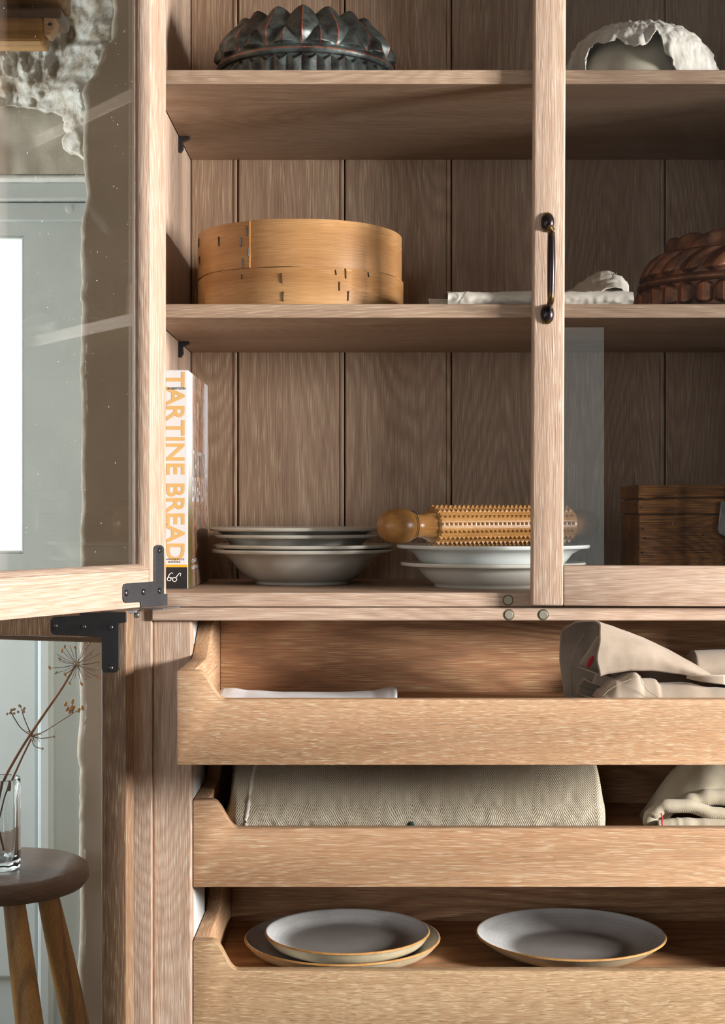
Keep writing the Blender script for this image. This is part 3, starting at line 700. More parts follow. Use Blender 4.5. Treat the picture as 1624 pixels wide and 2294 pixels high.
# ------------------------------------------------------------------ things on the top shelf
ZS1, ZS2, ZS3 = PZ(156), PZ(681), PZ(1328)
def mould_dark():
    c = Vector((PX(685, .2), .2, ZS1)); V = []; wear = []
    nth = 640; rows = []
    H = .1234
    for k in range(90):
        rows.append(k / 89)
    def shape(th, t):
        # t: 0 base .. 0.12 flange, 0.12-0.40 flutes, 0.40-0.48 ring, 0.48-0.93 leaves, 0.93-1 crown falling inwards
        if t < .06:
            return .1385, t / .06 * .006, 0.0
        if t < .40:
            k = (t - .06) / .34; z = .006 + k * .040
            ph = (th * 40 / (2 * math.pi)) % 1.0; q = abs(ph - .5) * 2
            arch = sm(k / .12) * sm((1.0 - k - .18 * (1 - q)) / .12)
            r = .1340 - .003 * k + .0050 * (1 - q ** 1.5) * arch - .0035 * (1 - arch)
            w = .75 * math.exp(-((1 - q) / .1) ** 2) * arch + .65 * math.exp(-((arch - .5) / .22) ** 2)
            return r, z, w
        if t < .50:
            k = (t - .40) / .10; z = .046 + k * .012
            return .1315 + .0028 * math.sin(math.pi * k) - .002 * k, z, .9 * math.exp(-((k - .5) / .16) ** 2)
        if t < .92:
            k = (t - .50) / .42
            ph = (th * 16 / (2 * math.pi) + .5) % 1.0; q = abs(ph - .5)
            ww = .5 * min(1.0, .06 + k / .62)
            rb = .1290 - .027 * k ** 2.2 - .003 * k
            if q < ww:
                h = 1 - q / ww; add = .0115 * h * sm(k / .4) * (1 - .35 * k)
                w = .95 * math.exp(-(q / .045) ** 2)
            else:
                h = 1 - (.5 - q) / max(.5 - ww, 1e-4); add = .0085 * h * sm((.62 - k) / .3) * sm(k / .08)
                w = .8 * math.exp(-((.5 - q) / .035) ** 2) * sm((.6 - k) / .2)
            edge = abs(q - ww); w = max(w, .55 * math.exp(-(edge / .03) ** 2) * (k < .62) * .8)
            z = .058 + k * (.053 - .005 * (q / .5) ** 2 * sm((k - .5) / .5))
            return rb + add, z, w
        k = (t - .92) / .08
        ph = (th * 16 / (2 * math.pi) + .5) % 1.0; q = abs(ph - .5)
        r = .0990 - .012 * k - .04 * k * k + .0075 * (1 - q / .5) * (1 - k); zc = .111 - .005 * (q / .5) ** 2
        z = zc + .0128 * (1 - .55 * (q * 2) ** 1.6) * math.sin(math.pi * min(.5, k * 1.3)) - .03 * max(0, k - .4)
        return r, z, .9 * math.exp(-(q / .045) ** 2)
    def fn(u, v):
        th = u * 2 * math.pi; r, z, w = shape(th, v); wear.append(w)
        return (c.x + r * math.sin(th), c.y - r * math.cos(th), c.z + z)
    geo = ggrid(fn, nth, 110, True)
    o = mk('jelly_mould', geo, MOULDD, smooth=28, attr={'wear': wear})
    tag(o, 'dark patinated copper jelly mould with pointed leaves, on the top shelf', 'mould')
mould_dark()

def mould_red():
    c = Vector((PX(1640, .2), .2, ZS2)); wear = []
    def shape(th, t):
        if t < .08: return .1480 - .004 * (t / .08), .002 + t / .08 * .010, .1
        if t < .42:
            k = (t - .08) / .34; z = .012 + k * .034
            ph = (th * 30 / (2 * math.pi)) % 1.0; q = abs(ph - .5) * 2          # q = 0 on the ridge of each flute
            arch = sm((k - .16 * q ** 2) / .14) * sm((1 - k - .22 * q ** 2) / .14)
            r = .1345 - .001 * k + .0085 * (1 - q ** 1.6) * arch
            return r, z, .95 * math.exp(-(q / .10) ** 2) * arch + .55 * math.exp(-((arch - .5) / .25) ** 2)
        if t < .52:
            k = (t - .42) / .10
            return .1365 + .0045 * math.sin(math.pi * k) - .003 * k, .046 + k * .013, .6 * math.sin(math.pi * k) ** 4
        if t < .82:
            k = (t - .52) / .30
            ph = ((th - .28 * k * k) * 22 / (2 * math.pi)) % 1.0; q = abs(ph - .5) * 2
            arch = sm((k - .14 * q ** 2) / .14) * sm((1.05 - k) / .15)
            r = .1300 - .024 * k ** 1.8 + .0085 * (1 - q ** 1.5) * arch
            return r, .059 + k * .040, .9 * math.exp(-(q / .09) ** 2) * arch
        k = (t - .82) / .18
        ph = ((th - .62 * k) * 13 / (2 * math.pi)) % 1.0; q = abs(ph - .5) * 2
        a = k * math.pi
        r = .0985 + .007 * math.sin(a) - .030 * k + .004 * (1 - q) * math.sin(a)
        return r, .099 + (.017 + .007 * (1 - q * q)) * math.sin(min(a, math.pi * .55)) - .03 * max(0, k - .55), .6 * math.exp(-(q / .12) ** 2)
    def fn(u, v):
        th = u * 2 * math.pi; r, z, w = shape(th, v); wear.append(w)
        return (c.x + r * math.sin(th), c.y - r * math.cos(th), c.z + z)
    o = mk('jelly_mould', ggrid(fn, 520, 96, True), MOULDR, smooth=28, attr={'wear': wear})
    tag(o, 'reddish copper jelly mould with swirled ribs, behind the closed glass door', 'mould')
mould_red()

# overturned bowl under a torn white cloth, on the top shelf behind the glass
cb = Vector((PX(1429, .118), .118, ZS1))
prof = [(.0875, 0), (.0875, .004), (.085, .02), (.078, .04), (.064, .060), (.044, .073), (.02, .079), (.0005, .080)]
tag(mk('bowl', glathe(prof, cb, 72), CREAMBOWL, smooth=60), 'overturned cream bowl under a scalloped white cloth', 'bowl')
HEM = [(1300, 170), (1312, 158), (1316, 128), (1326, 104), (1345, 102), (1362, 92), (1378, 99), (1384, 88), (1400, 97), (1412, 100), (1420, 111), (1436, 104), (1455, 88), (1470, 74), (1480, 82), (1484, 100), (1487, 116), (1500, 130), (1508, 146), (1516, 158), (1530, 170)]
def drape_pt(th, t):
    a = t * math.pi / 2
    r = .1035 * math.sin(a) ** .82; z = .0925 * max(0, math.cos(a)) ** .62
    wr = .0030 * nz(th * 3 + 4, t * 6, 0) + .0026 * nz(th * 8, t * 9, 5) + .0016 * nz(th * 20, t * 22, 2)
    if .9 < th < 1.9: wr += .007 * sm((t - .6) / .4) * math.sin((th - .9) * math.pi) * (1 + .5 * math.sin(th * 40))
    r = max(r + wr * (0.3 + t), .0003); z += wr * (1 - t) * 1.2
    return Vector((cb.x + r * math.sin(th), cb.y - r * math.cos(th), max(cb.z + .001, cb.z + z)))
HEMT = {}
def hem_t(th):
    if th not in HEMT:
        tm = 1.0
        if abs(th) < 1.2:
            for k in range(60, 201):
                p = drape_pt(th, k / 200); d = D0 + p.y
                if CY - (p.z - Z0) / d * F > interp(HEM, CX + p.x / d * F) + 3 * nz(th * 30, 1, 1): tm = k / 200; break
        HEMT[th] = tm + (.012 * nz(th * 25, 3, 0) if tm == 1.0 else 0)
    return HEMT[th]
def drape(u, v):
    th = -math.pi + u * 2 * math.pi            # 0 faces the viewer
    tm = min(hem_t(th), 1.0); p = drape_pt(th, v * tm)
    if tm < .97:
        f = sm((v - .72) / .28); p.x += .004 * f * math.sin(th); p.y -= .005 * f * (1 + .6 * math.sin(th * 31)); p.z += .003 * f * math.sin(th * 23)
    return p
tag(mk('doily', ggrid(drape, 420, 60), LACE, smooth=70, solid=.0013), 'crumpled white cloth with scalloped edge draped over a bowl', 'cloth')

# ------------------------------------------------------------------ middle shelf: bentwood sieve, linen cloth
cs = Vector((PX(674, .2), .2, ZS2)); RS = 229.5 * (D0 + .2) / F
sv = empty('bentwood_sieve', cs, 'round honey coloured bentwood sieve of two stapled hoops', 'sieve')
def hoop(Ro, th, z0, z1, a0=0.0, a1=2 * math.pi, wob=.0008, n=160, seed=0):
    full = abs(a1 - a0 - 2 * math.pi) < 1e-6
    V = []; Fc = []; m = 6; rows = n if full else n + 1
    for i in range(rows):
        a = a0 + (a1 - a0) * i / n
        w = wob * nz(math.cos(a) * 2 + seed, math.sin(a) * 2, seed); w2 = wob * nz(math.cos(a) * 2 + seed, math.sin(a) * 2, seed + 7)
        for r, z in ((Ro, z0 + w), (Ro, z1 - .001 + w2), (Ro - .0008, z1 + w2), (Ro - th, z1 + w2), (Ro - th, z0 + w), (Ro - .0005, z0 + w)):
            V.append(Vector((cs.x + r * math.sin(a), cs.y - r * math.cos(a), cs.z + z)))
    for i in range(n):
        k = (i + 1) % rows
        for j in range(m): Fc.append([i * m + j, k * m + j, k * m + (j + 1) % m, i * m + (j + 1) % m])
    if not full: Fc += [[j for j in range(m)], [n * m + j for j in range(m - 1, -1, -1)]]
    return V, Fc
def hoop_arc(V): return {'arc': [math.atan2(v.x - cs.x, cs.y - v.y) * RS for v in V]}
zl1 = PZ(597, -.0 + .2 - RS) - ZS2; zu1 = PZ(489, .2 - RS) - ZS2
hg = hoop(RS, .004, .0005, zl1, wob=.0022, seed=1); mk('hoop', hg, SIEVEW, sv, smooth=40, attr=hoop_arc(hg[0]))
hg = hoop(RS - .0100, .003, .01, zu1 - .006, seed=2); mk('gap_shade_band', hg, STOOLW, sv, smooth=40, attr=hoop_arc(hg[0]))  # dark band added inside so the gap between the hoops reads as shade
hg = hoop(RS - .0024, .004, zl1 + .0008, zu1, wob=.0016, seed=4); mk('hoop', hg, SIEVEW, sv, smooth=40, attr=hoop_arc(hg[0]))
hg = hoop(RS - .0002, .0022, zl1 + .0012, zu1 - .0005, R(-118), math.asin((577 - 674) / 229.5 / .985), .0012, 80, 4); mk('hoop_lap', hg, SIEVEW, sv, smooth=40, attr=hoop_arc(hg[0]))
hg = hoop(RS + .0022, .002, .0007, zl1 - .0012, R(-60), math.asin((789 - 674) / 229.5), .0018, 80, 1); mk('hoop_lap', hg, SIEVEW, sv, smooth=40, attr=hoop_arc(hg[0]))
mk('mesh_disc', glathe([(.0001, .0), (RS - .006, .0), (RS - .006, .001), (.0001, .001)], cs + Vector((0, 0, .03)), 64), STEEL, sv)
def staple(px, py, hpx, Ro):
    s = max(-.999, min(.999, (px - 674) / 229.5)); th = math.asin(s)
    Y = .2 - Ro * math.cos(th); z = PZ(py, Y); h = hpx * (D0 + Y) / F / 2
    c = Vector((cs.x + Ro * math.sin(th), cs.y - Ro * math.cos(th), z)); n = Vector((math.sin(th), -math.cos(th), 0))
    j = rnd.uniform(-.0005, .0005)
    mk('staple', gtube([c - n * .001 + Vector((j, 0, h)), c + n * .0005 + Vector((j, 0, h * .9)), c + n * .0005 + Vector((-j, 0, -h * .9)), c - n * .001 + Vector((-j, 0, -h))], .0009, 6), DARKMARK, sv)
for px, py, h in ((453, 544, 20), (506, 541, 22), (556, 541, 22), (569, 517, 22), (573, 565, 20), (560, 589, 22), (456, 583, 18)): staple(px, py, h, RS)
for px, py, h in ((560, 620, 10), (645, 623, 22), (648, 664, 22), (756, 610, 11), (776, 613, 22), (763, 641, 20), (781, 663, 22), (825, 615, 10), (449, 643, 14)): staple(px, py, h, RS + (.0024 if px < 790 else .0004))

YC = .012
tops = [(1003, 655), (1010, 651), (1040, 652), (1100, 656), (1160, 660), (1190, 661), (1230, 660), (1265, 655), (1295, 644), (1318, 628), (1340, 612), (1360, 603), (1376, 601), (1390, 604), (1402, 616), (1411, 630), (1418, 648)]
def linen(u, v):
    px = 1003 + u * 415; zt = PZ(interps(tops, px), YC + .05) - ZS2
    z0 = .0008; dep = .15
    e = min(1, sm(u / .02) * .6 + .4, sm((1 - u) / .03) * .5 + .5)
    a = v * math.pi * 1.0
    # front bottom -> front face -> top -> back
    q = v
    if q < .3:
        k = q / .3; y = YC + .012 * (1 - sm(k * 1.2)) * 0; z = z0 + (min(zt, .019) - z0) * k; y = YC - .006 * math.sin(k * math.pi)
    elif q < .75:
        k = (q - .3) / .45; lo = min(zt, .019); y = YC + .004 + dep * .55 * k; z = lo + (zt - lo) * sm(k * 1.25)
    else:
        k = (q - .75) / .25; y = YC + .004 + dep * (.55 + .45 * k); z = z0 + (zt - z0) * (1 - sm(k))
    d = .0022 * nz(px * .02, v * 5, 0) + .0013 * nz(px * .07, v * 12, 3)
    x = PX(px, YC)
    return (x, y + d * (1 if q < .3 else .5), max(ZS2 + .0006, ZS2 + z + d * (q > .05)))
lc = empty('linen_cloth', (PX(1200, .05), .08, ZS2), 'folded white linen cloth with hemstitching, lying behind the door stile', 'cloth')
mk('cloth_body', ggrid(linen, 190, 36), LINENW, lc, smooth=70)
def fold_roll(p0, p1, ptop, Y, dep):
    def fn(u, v):
        px = p0 + (p1 - p0) * u; h = (PZ(ptop, Y) - ZS2); a = v * 2 * math.pi
        x = PX(px, Y) ; return (x, Y + dep * (.5 - .5 * math.cos(a)), max(ZS2 + .0005, ZS2 + h * (.5 - .5 * math.cos(v * 2 * math.pi)) ** .5 + .0006 * nz(px * .1, v * 4, 1)))
    return ggrid(fn, 14, 28)
mk('cloth_fold', fold_roll(962, 996, 659, .03, .05), LINENW, lc, smooth=60, solid=.001)
mk('cloth_fold', fold_roll(986, 1010, 655, .022, .07), LINENW, lc, smooth=60, solid=.001)
def flapfn(u, v):
    px = 1290 + u * 118; base = interps(tops, px)
    py = base + 14 + v * (1 - u * .3) * 36
    Y = YC + .055 - .05 * v + .008 * nz(u * 4, v * 4, 0)
    return P(px, min(py, 668), Y)
mk('cloth_fold', ggrid(flapfn, 30, 14), LINENW, lc, smooth=70, solid=.0014)
for k in range(9):
    mk('hemstitch', gtube([P(1031 + k * 1.5 * .5 - 6 + 10 * k / 9, 679 - k * 2.9, YC - .0085), P(1036 + k * .75 - 6 + 10 * k / 9, 677.5 - k * 2.9, YC - .0085)], .0005, 5), STITCH, lc)
for k in range(12):
    px = 1322 + k * 5.2; py = interps(tops, px) + 10
    mk('hemstitch', gtube([P(px, py + 3, YC + .032), P(px + 2, py, YC + .033)], .0007, 5), STITCH, lc)

# ------------------------------------------------------------------ book
def text_geo(body, offset=.012, space=1.0):
    cu = bpy.data.curves.new('lettering', 'FONT'); cu.body = body; cu.size = 1.0; cu.offset = offset; cu.space_character = space; cu.resolution_u = 4
    ob = bpy.data.objects.new('lettering', cu); col.objects.link(ob)
    dg = bpy.context.evaluated_depsgraph_get()
    me = bpy.data.meshes.new_from_object(ob.evaluated_get(dg))
    V = [v.co.copy() for v in me.vertices]; Fc = [list(p.vertices) for p in me.polygons]
    bpy.data.objects.remove(ob); bpy.data.curves.remove(cu); bpy.data.meshes.remove(me)
    x0 = min(v.x for v in V); x1 = max(v.x for v in V); y0 = min(v.y for v in V); y1 = max(v.y for v in V)
    return [Vector(((v.x - x0) / (x1 - x0), (v.y - y0) / (y1 - y0), 0)) for v in V], Fc
def print_text(name, body, mat, parent, o, du, dv, **k):
    V, Fc = text_geo(body, **k); o, du, dv = Vector(o), Vector(du), Vector(dv)
    mk(name, ([o + du * v.x + dv * v.y for v in V], Fc), mat, parent)
YK = .071 * 1.4
bx1 = PX(421.5, YK); bx0 = XI + .003; bz0 = ZS3 + .0004; bz1 = PZ(829, YK); by0 = YK; by1 = YK + .262
# nudge so the spine foot lands on the base board where the photograph shows it
bk = empty('cookbook', ((bx0 + bx1) / 2, by0 + .1, bz0), 'thick white cookbook with ochre spine lettering standing against the left side', 'book')
mk('cover_board', gbox(bx1 - .003, bx1, by0 + .002, by1, bz0, bz1, .0008), COVER, bk)
mk('cover_board', gbox(bx0, bx0 + .003, by0 + .002, by1, bz0, bz1, .0008), SPINE, bk)
mk('page_block', gbox(bx0 + .0031, bx1 - .0031, by0 + .004, by1 - .004, bz0 + .003, bz1 - .003, 0), PAGES, bk)
mk('spine', gbox(bx0, bx1 - .0005, by0 - .001, by0 + .0035, bz0, bz1, .0012), SPINE, bk)
ye = by0 - .0013
def sx(px): return PX(px, YK)
def sz(py): return bz0 + (bz1 - bz0) * (1320 - py) / (1320 - 829.0)
# spine lettering reads downwards: text x axis points down, text y axis points right
print_text('lettering', 'TARTINE BREAD', GOLDINK, bk, (sx(373), ye, sz(833)), (0, 0, sz(1257) - sz(833)), (sx(414) - sx(373), 0, 0), offset=.022)
print_text('lettering', 'ROBERTSON', INK, bk, (sx(376), ye - .0002, sz(873)), (sx(416) - sx(376), 0, 0), (0, 0, sz(868) - sz(873)), offset=.02)
print_text('lettering', 'CHRONICLE', INK, bk, (sx(368), ye - .0002, sz(1255.5)), (sx(413) - sx(368), 0, 0), (0, 0, sz(1251.5) - sz(1255.5)), offset=.02, space=1.4)
print_text('lettering', 'BOOKS', INK, bk, (sx(378), ye - .0002, sz(1261.5)), (sx(404) - sx(378), 0, 0), (0, 0, sz(1257.5) - sz(1261.5)), offset=.02, space=1.4)
mk('spine_band', gbox(bx0 + .0005, bx1 - .001, ye + .0001, ye + .0014, sz(1271), sz(1265.5), 0), AMBERINK, bk)
mk('spine_band', gbox(bx0 + .0005, bx1 - .001, ye + .0001, ye + .0014, bz0 + .0005, sz(1271.2), 0), INK, bk)
def ringpts(cx, cy, r, a0=0, a1=6.283, n=18): return [(sx(cx + r * math.cos(a0 + (a1 - a0) * k / n)), ye - .0003, sz(cy + r * .92 * math.sin(a0 + (a1 - a0) * k / n))) for k in range(n + 1)]
spx = [ringpts(379, 1298, 4.2), ringpts(391, 1299, 4.8),
       [(sx(a), ye - .0003, sz(b)) for a, b in ((382.5, 1296), (385, 1295), (387, 1297))],
       [(sx(a), ye - .0003, sz(b)) for a, b in ((376, 1295), (380, 1287), (384, 1284), (388, 1285))],
       [(sx(a), ye - .0003, sz(b)) for a, b in ((394, 1295), (399, 1288), (403, 1284), (405, 1286), (404, 1291))]]
mk('emblem', join(*[gtube(p, .0006, 6) for p in spx]), WHITEINK, bk)
xe = bx1 + .0004
print_text('lettering', 'TARTINE', GREYINK, bk, (xe, by0 + .045, bz0 + (bz1 - bz0) * .525), (0, .19, 0), (0, 0, .037), offset=.012)
print_text('lettering', 'BREAD', GREYINK, bk, (xe, by0 + .045, bz0 + (bz1 - bz0) * .40), (0, .15, 0), (0, 0, .037), offset=.012)
print_text('lettering', 'ROBERTSON', GREYINK, bk, (xe, by0 + .04, bz0 + .026), (0, .075, 0), (0, 0, .005), offset=.012)
print_text('lettering', 'CHAD', GREYINK, bk, (xe, by0 + .04, bz0 + .036), (0, .06, 0), (0, 0, .005), offset=.012)

# ------------------------------------------------------------------ crockery on the base board
def plate_prof(Rr, rf, h, rim_w, th=.005, roll=.004):
    """foot, wall, flat rim with a rolled lip; outside then inside"""
    ri = Rr - rim_w
    out = [(0.0005, .004), (rf - .008, .004), (rf - .004, 0), (rf, 0), (rf + .0012, .004)]
    for k in range(1, 9):
        t = k / 8; out.append((rf + (ri - rf) * (t ** .8), .004 + (h * .72 - .004) * (t ** 1.25)))
    out += [(ri + rim_w * .5, h * .86), (Rr - roll * 1.2, h - roll * 1.5), (Rr - roll * .3, h - roll * 1.3), (Rr, h - roll * .7), (Rr - roll * .25, h - roll * .15), (Rr - roll * 1.0, h)]
    ins = [(ri + rim_w * .5, h * .90 + .001), (ri, h * .80)]
    for k in range(7, -1, -1):
        t = k / 8; ins.append((max(.002, (rf - .004) + (ri - rf) * (t ** .8)), .004 + th + (h * .75 - .004 - th) * (t ** 1.25)))
    ins.append((.0005, .004 + th))
    return out + ins
def plate(name, px, Y, z, prof, mat, label, cat, group, tilt=(0, 0), mats=None, midx=None):
    c = Vector((PX(px, Y), Y, z)); g = glathe(prof, Vector((0, 0, 0)), 96)
    M = Matrix.Translation(c) @ Matrix.Rotation(tilt[0], 4, 'X') @ Matrix.Rotation(tilt[1], 4, 'Y')
    mi = None
    if mats:
        m = len(prof); mi = [midx[j] for i in range(96) for j in range(m - 1)] + [midx[0], midx[-1]][:len(g[1]) - 96 * (m - 1)]
    o = mk(name, move(g, M), mat, smooth=50, mats=mats, midx=mi, origin=c)
    tag(o, label, cat, group); return o
LG, RG = 'white plates stacked beside the book', 'white plates stacked under the spiked roller'
YP = .27
plate('soup_plate', 677, YP, ZS3 + .0003, plate_prof(.1395, .071, .0535, .028), PORC, 'deep off-white soup plate at the bottom of the four-plate stack', 'plate', LG)
plate('soup_plate', 680, YP, ZS3 + .0075, plate_prof(.1375, .060, .0535, .028), PORC, 'off-white soup plate second from the bottom of the four-plate stack', 'plate', LG)
plate('dinner_plate', 664, YP, ZS3 + .0300, plate_prof(.1275, .080, .0465, .024), PORC, 'off-white plate second from the top of the four-plate stack', 'plate', LG)
plate('dinner_plate', 660, YP, ZS3 + .0398, plate_prof(.1300, .078, .0472, .024), PORC, 'off-white plate on top of the four-plate stack', 'plate', LG)
YQ = .18
plate('soup_plate', 1104, YQ, ZS3 + .0003, plate_prof(.1365, .086, .0365, .026), PORC, 'off-white plate at the bottom of the two-plate stack', 'plate', RG)
plate('dinner_plate', 1104, YQ, ZS3 + .0125, plate_prof(.1425, .080, .0500, .026), PORC2, 'cool white plate directly under the spiked wooden roller', 'plate', RG)

# spiked wooden roller
pl, pr = Vector(P(846, 1179, .09)), Vector(P(1339, 1175, .25))
zr = ZS3 + .0285 + .034
ax = (pr - pl).normalized(); L = (pr - pl).length
pin = empty('spiked_rolling_pin', (pl + pr) / 2 - Vector((0, 0, .03)), 'amber wooden rolling pin with rows of carved spikes, resting on plates', 'rolling pin')
def along(prof, n=40):
    s = ax.cross(Vector((0, 0, 1))).normalized(); w = s.cross(ax)
    V = []; Fc = []; m = len(prof)
    for i in range(n):
        a = 2 * math.pi * i / n
        for t, r in prof: V.append(pl + ax * t + (s * math.cos(a) + w * math.sin(a)) * r)
    for i in range(n):
        k = (i + 1) % n
        for j in range(m - 1): Fc.append([i * m + j, k * m + j, k * m + j + 1, i * m + j + 1])
    return V, Fc
kx = L / (1339 - 846.0)
def hprof(sgn):
    pts = [(0, .0004), (1.2, 7), (4, 14), (10, 22), (20, 29), (34, 33), (46, 33.5), (58, 32), (66, 29), (74, 24.5), (84, 21.5), (94, 22.5), (104, 26.5), (112, 31), (118, 33), (128, 33)]
    return [((t if sgn > 0 else 493 - t) * kx, r * kx) for t, r in pts]
mk('handle', along(hprof(1)), PINW, pin, smooth=60)
mk('handle', along([(t, r * .93) for t, r in hprof(-1)]), PINW, pin, smooth=60)
for t0 in (76, 493 - 76): mk('collar_line', along([((t0 + a) * kx, r * kx * (1 if t0 < 100 else .93)) for a, r in ((-4, 28.5), (-3.5, 29.6), (-2.5, 29.2), (-2, 28))]), BLACK, pin, smooth=60)
def spikes():
    V, Fc = along([(112 * kx, .001), (114 * kx, 33 * kx), (118 * kx, 36.5 * kx), (420 * kx, 36.0 * kx), (424 * kx, 33 * kx), (426 * kx, .001)], 48)
    s = ax.cross(Vector((0, 0, 1))).normalized(); w = s.cross(ax)
    nr, nl = 16, 31; r0, r1 = 35.0 * kx, 41.5 * kx
    for i in range(nr):
        a = 2 * math.pi * (i + .25) / nr; da = 2 * math.pi / nr * .30
        for j in range(nl):
            t = (119 + j * 9.75) * kx; dt = 4.9 * kx
            b = len(V)
            jj = rnd.uniform(-.1, .1) * dt
            for tt, aa in ((t - dt, a - da), (t + dt, a - da), (t + dt, a + da), (t - dt, a + da)):
                V.append(pl + ax * tt + (s * math.cos(aa) + w * math.sin(aa)) * r0)
            V.append(pl + ax * (t + jj) + (s * math.cos(a) + w * math.sin(a)) * (r1 - rnd.random() * .0006))
            for q in range(4): Fc.append([b + q, b + (q + 1) % 4, b + 4])
    return V, Fc
mk('spiked_roller', spikes(), PINW, pin)

# old wooden box behind the glass
Yb = .16; xb0 = PX(1429, Yb); xb1 = xb0 + .26; yb1 = Yb + .155
wb = empty('wooden_box', ((xb0 + xb1) / 2, Yb + .07, ZS3), 'old dark stained wooden box with metal latch, behind the glass', 'box')
mk('box_body', gbox(xb0 + .001, xb1, Yb, yb1, ZS3 + .0004, PZ(1154, Yb), .002), BOXW, wb)
mk('lid_board', gprism([(xb0, PZ(1151, Yb)), (xb1, PZ(1150, Yb)), (xb1, PZ(1114, Yb)), (xb0 + .03, PZ(1118.5, Yb)), (xb0 + .012, PZ(1121, Yb)), (xb0, PZ(1120, Yb))], 'y', Yb - .001, yb1, .0014), BOXW, wb)
mk('lid_board', gprism([(xb0, PZ(1116, Yb)), (xb0 + .012, PZ(1118, Yb)), (xb0 + .03, PZ(1115, Yb)), (xb1, PZ(1110.5, Yb)), (xb1, PZ(1086, Yb)), (xb0, PZ(1086.5, Yb))], 'y', Yb, yb1, .0016), BOXW, wb)
mk('lid_core', gbox(xb0 + .004, xb1 - .004, Yb + .006, yb1 - .004, PZ(1155, Yb), PZ(1090, Yb), 0), STOOLW, wb)
lx = PX(1622, Yb)
mk('latch', gprism([(lx - .008, PZ(1196, Yb)), (lx - .011, PZ(1188, Yb)), (lx - .009, PZ(1168, Yb)), (lx - .006, PZ(1122, Yb)), (lx + .012, PZ(1122, Yb)), (lx + .014, PZ(1168, Yb)), (lx + .014, PZ(1196, Yb)), (lx + .004, PZ(1204, Yb))], 'y', Yb - .006, Yb - .0012, .001), LATCH, wb)
for qx, qy in ((1437, 1136), (1446, 1205), (1440, 1184), (1576, 1198), (1440, 1238)): mk('nail', gball(P(qx, qy, Yb - .0005), .0018, .0012, .0018, 10, 6), BLACK, wb)

# ------------------------------------------------------------------ linen in the drawer pulled furthest out
nb = [(490, 1548), (500, 1541), (520, 1540), (560, 1545), (640, 1548.5), (760, 1549), (830, 1546), (876, 1538), (882, 1536), (888, 1538)]
def napkin(u, v):
    px = 486 + u * 402; Yb_ = .085
    x = PX(px, Yb_); zt = PZ(interps(nb, px), Yb_) - F1
    if v < .5:
        k = v / .5; y = -.11 + (Yb_ + .11) * k; z = .004 + (zt - .004) * k ** 1.3 + .0008 * nz(px * .02, k * 5, 0)
        x = PX(px, Yb_) + (1 - k) * (.002 * math.sin(k * 9))
    else:
        k = (v - .5) / .5; y = Yb_ - .003 * math.sin(k * math.pi) - .19 * k; z = (zt - .0016) * (1 - k) ** 1.6 + .0008
    return (x, y, F1 + max(z, .0006))
tag(mk('napkin', ggrid(napkin, 90, 40), NAPKIN, smooth=50, solid=.0009), 'flat white cotton napkin lying in the topmost drawer', 'napkin')

ap = empty('linen_apron', (PX(1450, 0), 0, F1), 'bulky folded beige linen cloth with a turned open fold, in the topmost drawer', 'cloth')
ridge = [(1262, 1420), (1300, 1402), (1335, 1393), (1380, 1408), (1440, 1430), (1500, 1458), (1560, 1492), (1624, 1533), (1760, 1552)]
frontb = [(1262, 1520), (1330, 1516), (1350, 1510), (1400, 1502), (1450, 1502), (1540, 1514), (1624, 1533), (1760, 1556)]
leftx = [(0, 1276), (.15, 1266), (.3, 1266), (.42, 1290), (.5, 1334), (.56, 1340), (.75, 1335), (.9, 1327), (1, 1334)]
def apron(u, v):
    lx_ = interps(leftx, v); px = lx_ + (1690 - lx_) * u
    Ym, Yb_, Yf = -.035, .055, -.085
    zr_ = PZ(interp(ridge, max(px, 1335)), Ym); zf = PZ(interp(frontb, px), Yf)
    k = v
    if k < .5:
        a = k / .5 * math.pi / 2
        y = Yb_ + (Ym - Yb_) * (1 - math.cos(a)) + .012 * math.sin(2 * a); z = F1 + .001 + (zr_ - F1 - .001) * math.sin(a) ** .8
    else:
        a = (k - .5) / .5 * math.pi / 2
        y = Ym + (Yf - Ym) * math.sin(a) - .010 * math.sin(2 * a); z = zf + (zr_ - zf) * math.cos(a) ** .9
    d = .0010 * nz(px * .012, v * 3, 0) + .0005 * nz(px * .05, v * 8, 4)
    Yc = y + d
    return (PX(px, Ym + (Yc - Ym) * .3), Yc, z + d * .6)
mk('cloth_body', ggrid(apron, 110, 60), APRON, ap, smooth=70, solid=.0022)
# pleats seen inside the open fold
zig = [(1338, 1425, -.045), (1322, 1450, -.03), (1296, 1488, -.01), (1293, 1494, -.012), (1312, 1500, -.035), (1334, 1508, -.05), (1326, 1530, -.052), (1306, 1520, -.03), (1294, 1535, -.012), (1291, 1552, -.02), (1312, 1560, -.04), (1330, 1563, -.055)]
def pleat(u, v):
    k = v * (len(zig) - 1); i = min(int(k), len(zig) - 2); f = sm(k - i)
    a, b = zig[i], zig[i + 1]
    px, py, Y = a[0] + (b[0] - a[0]) * f, a[1] + (b[1] - a[1]) * f, a[2] + (b[2] - a[2]) * f
    p = P(px, py, Y); return (p.x + .045 * u, p.y + .004 * u, max(p.z - .014 * u, F1 + .001))
mk('pleat', ggrid(pleat, 12, 66), APRON, ap, smooth=60, solid=.0018)
mk('red_patch', gball(P(1322, 1483, -.058), .0035, .0012, .009, 12, 8, Matrix.Rotation(.5, 3, 'Y')), REDTHREAD, ap)
ft = [(1342, 1566), (1356, 1549), (1385, 1527), (1428, 1511), (1434, 1514), (1440, 1524), (1472, 1525), (1480, 1536), (1540, 1534), (1600, 1545), (1700, 1550)]
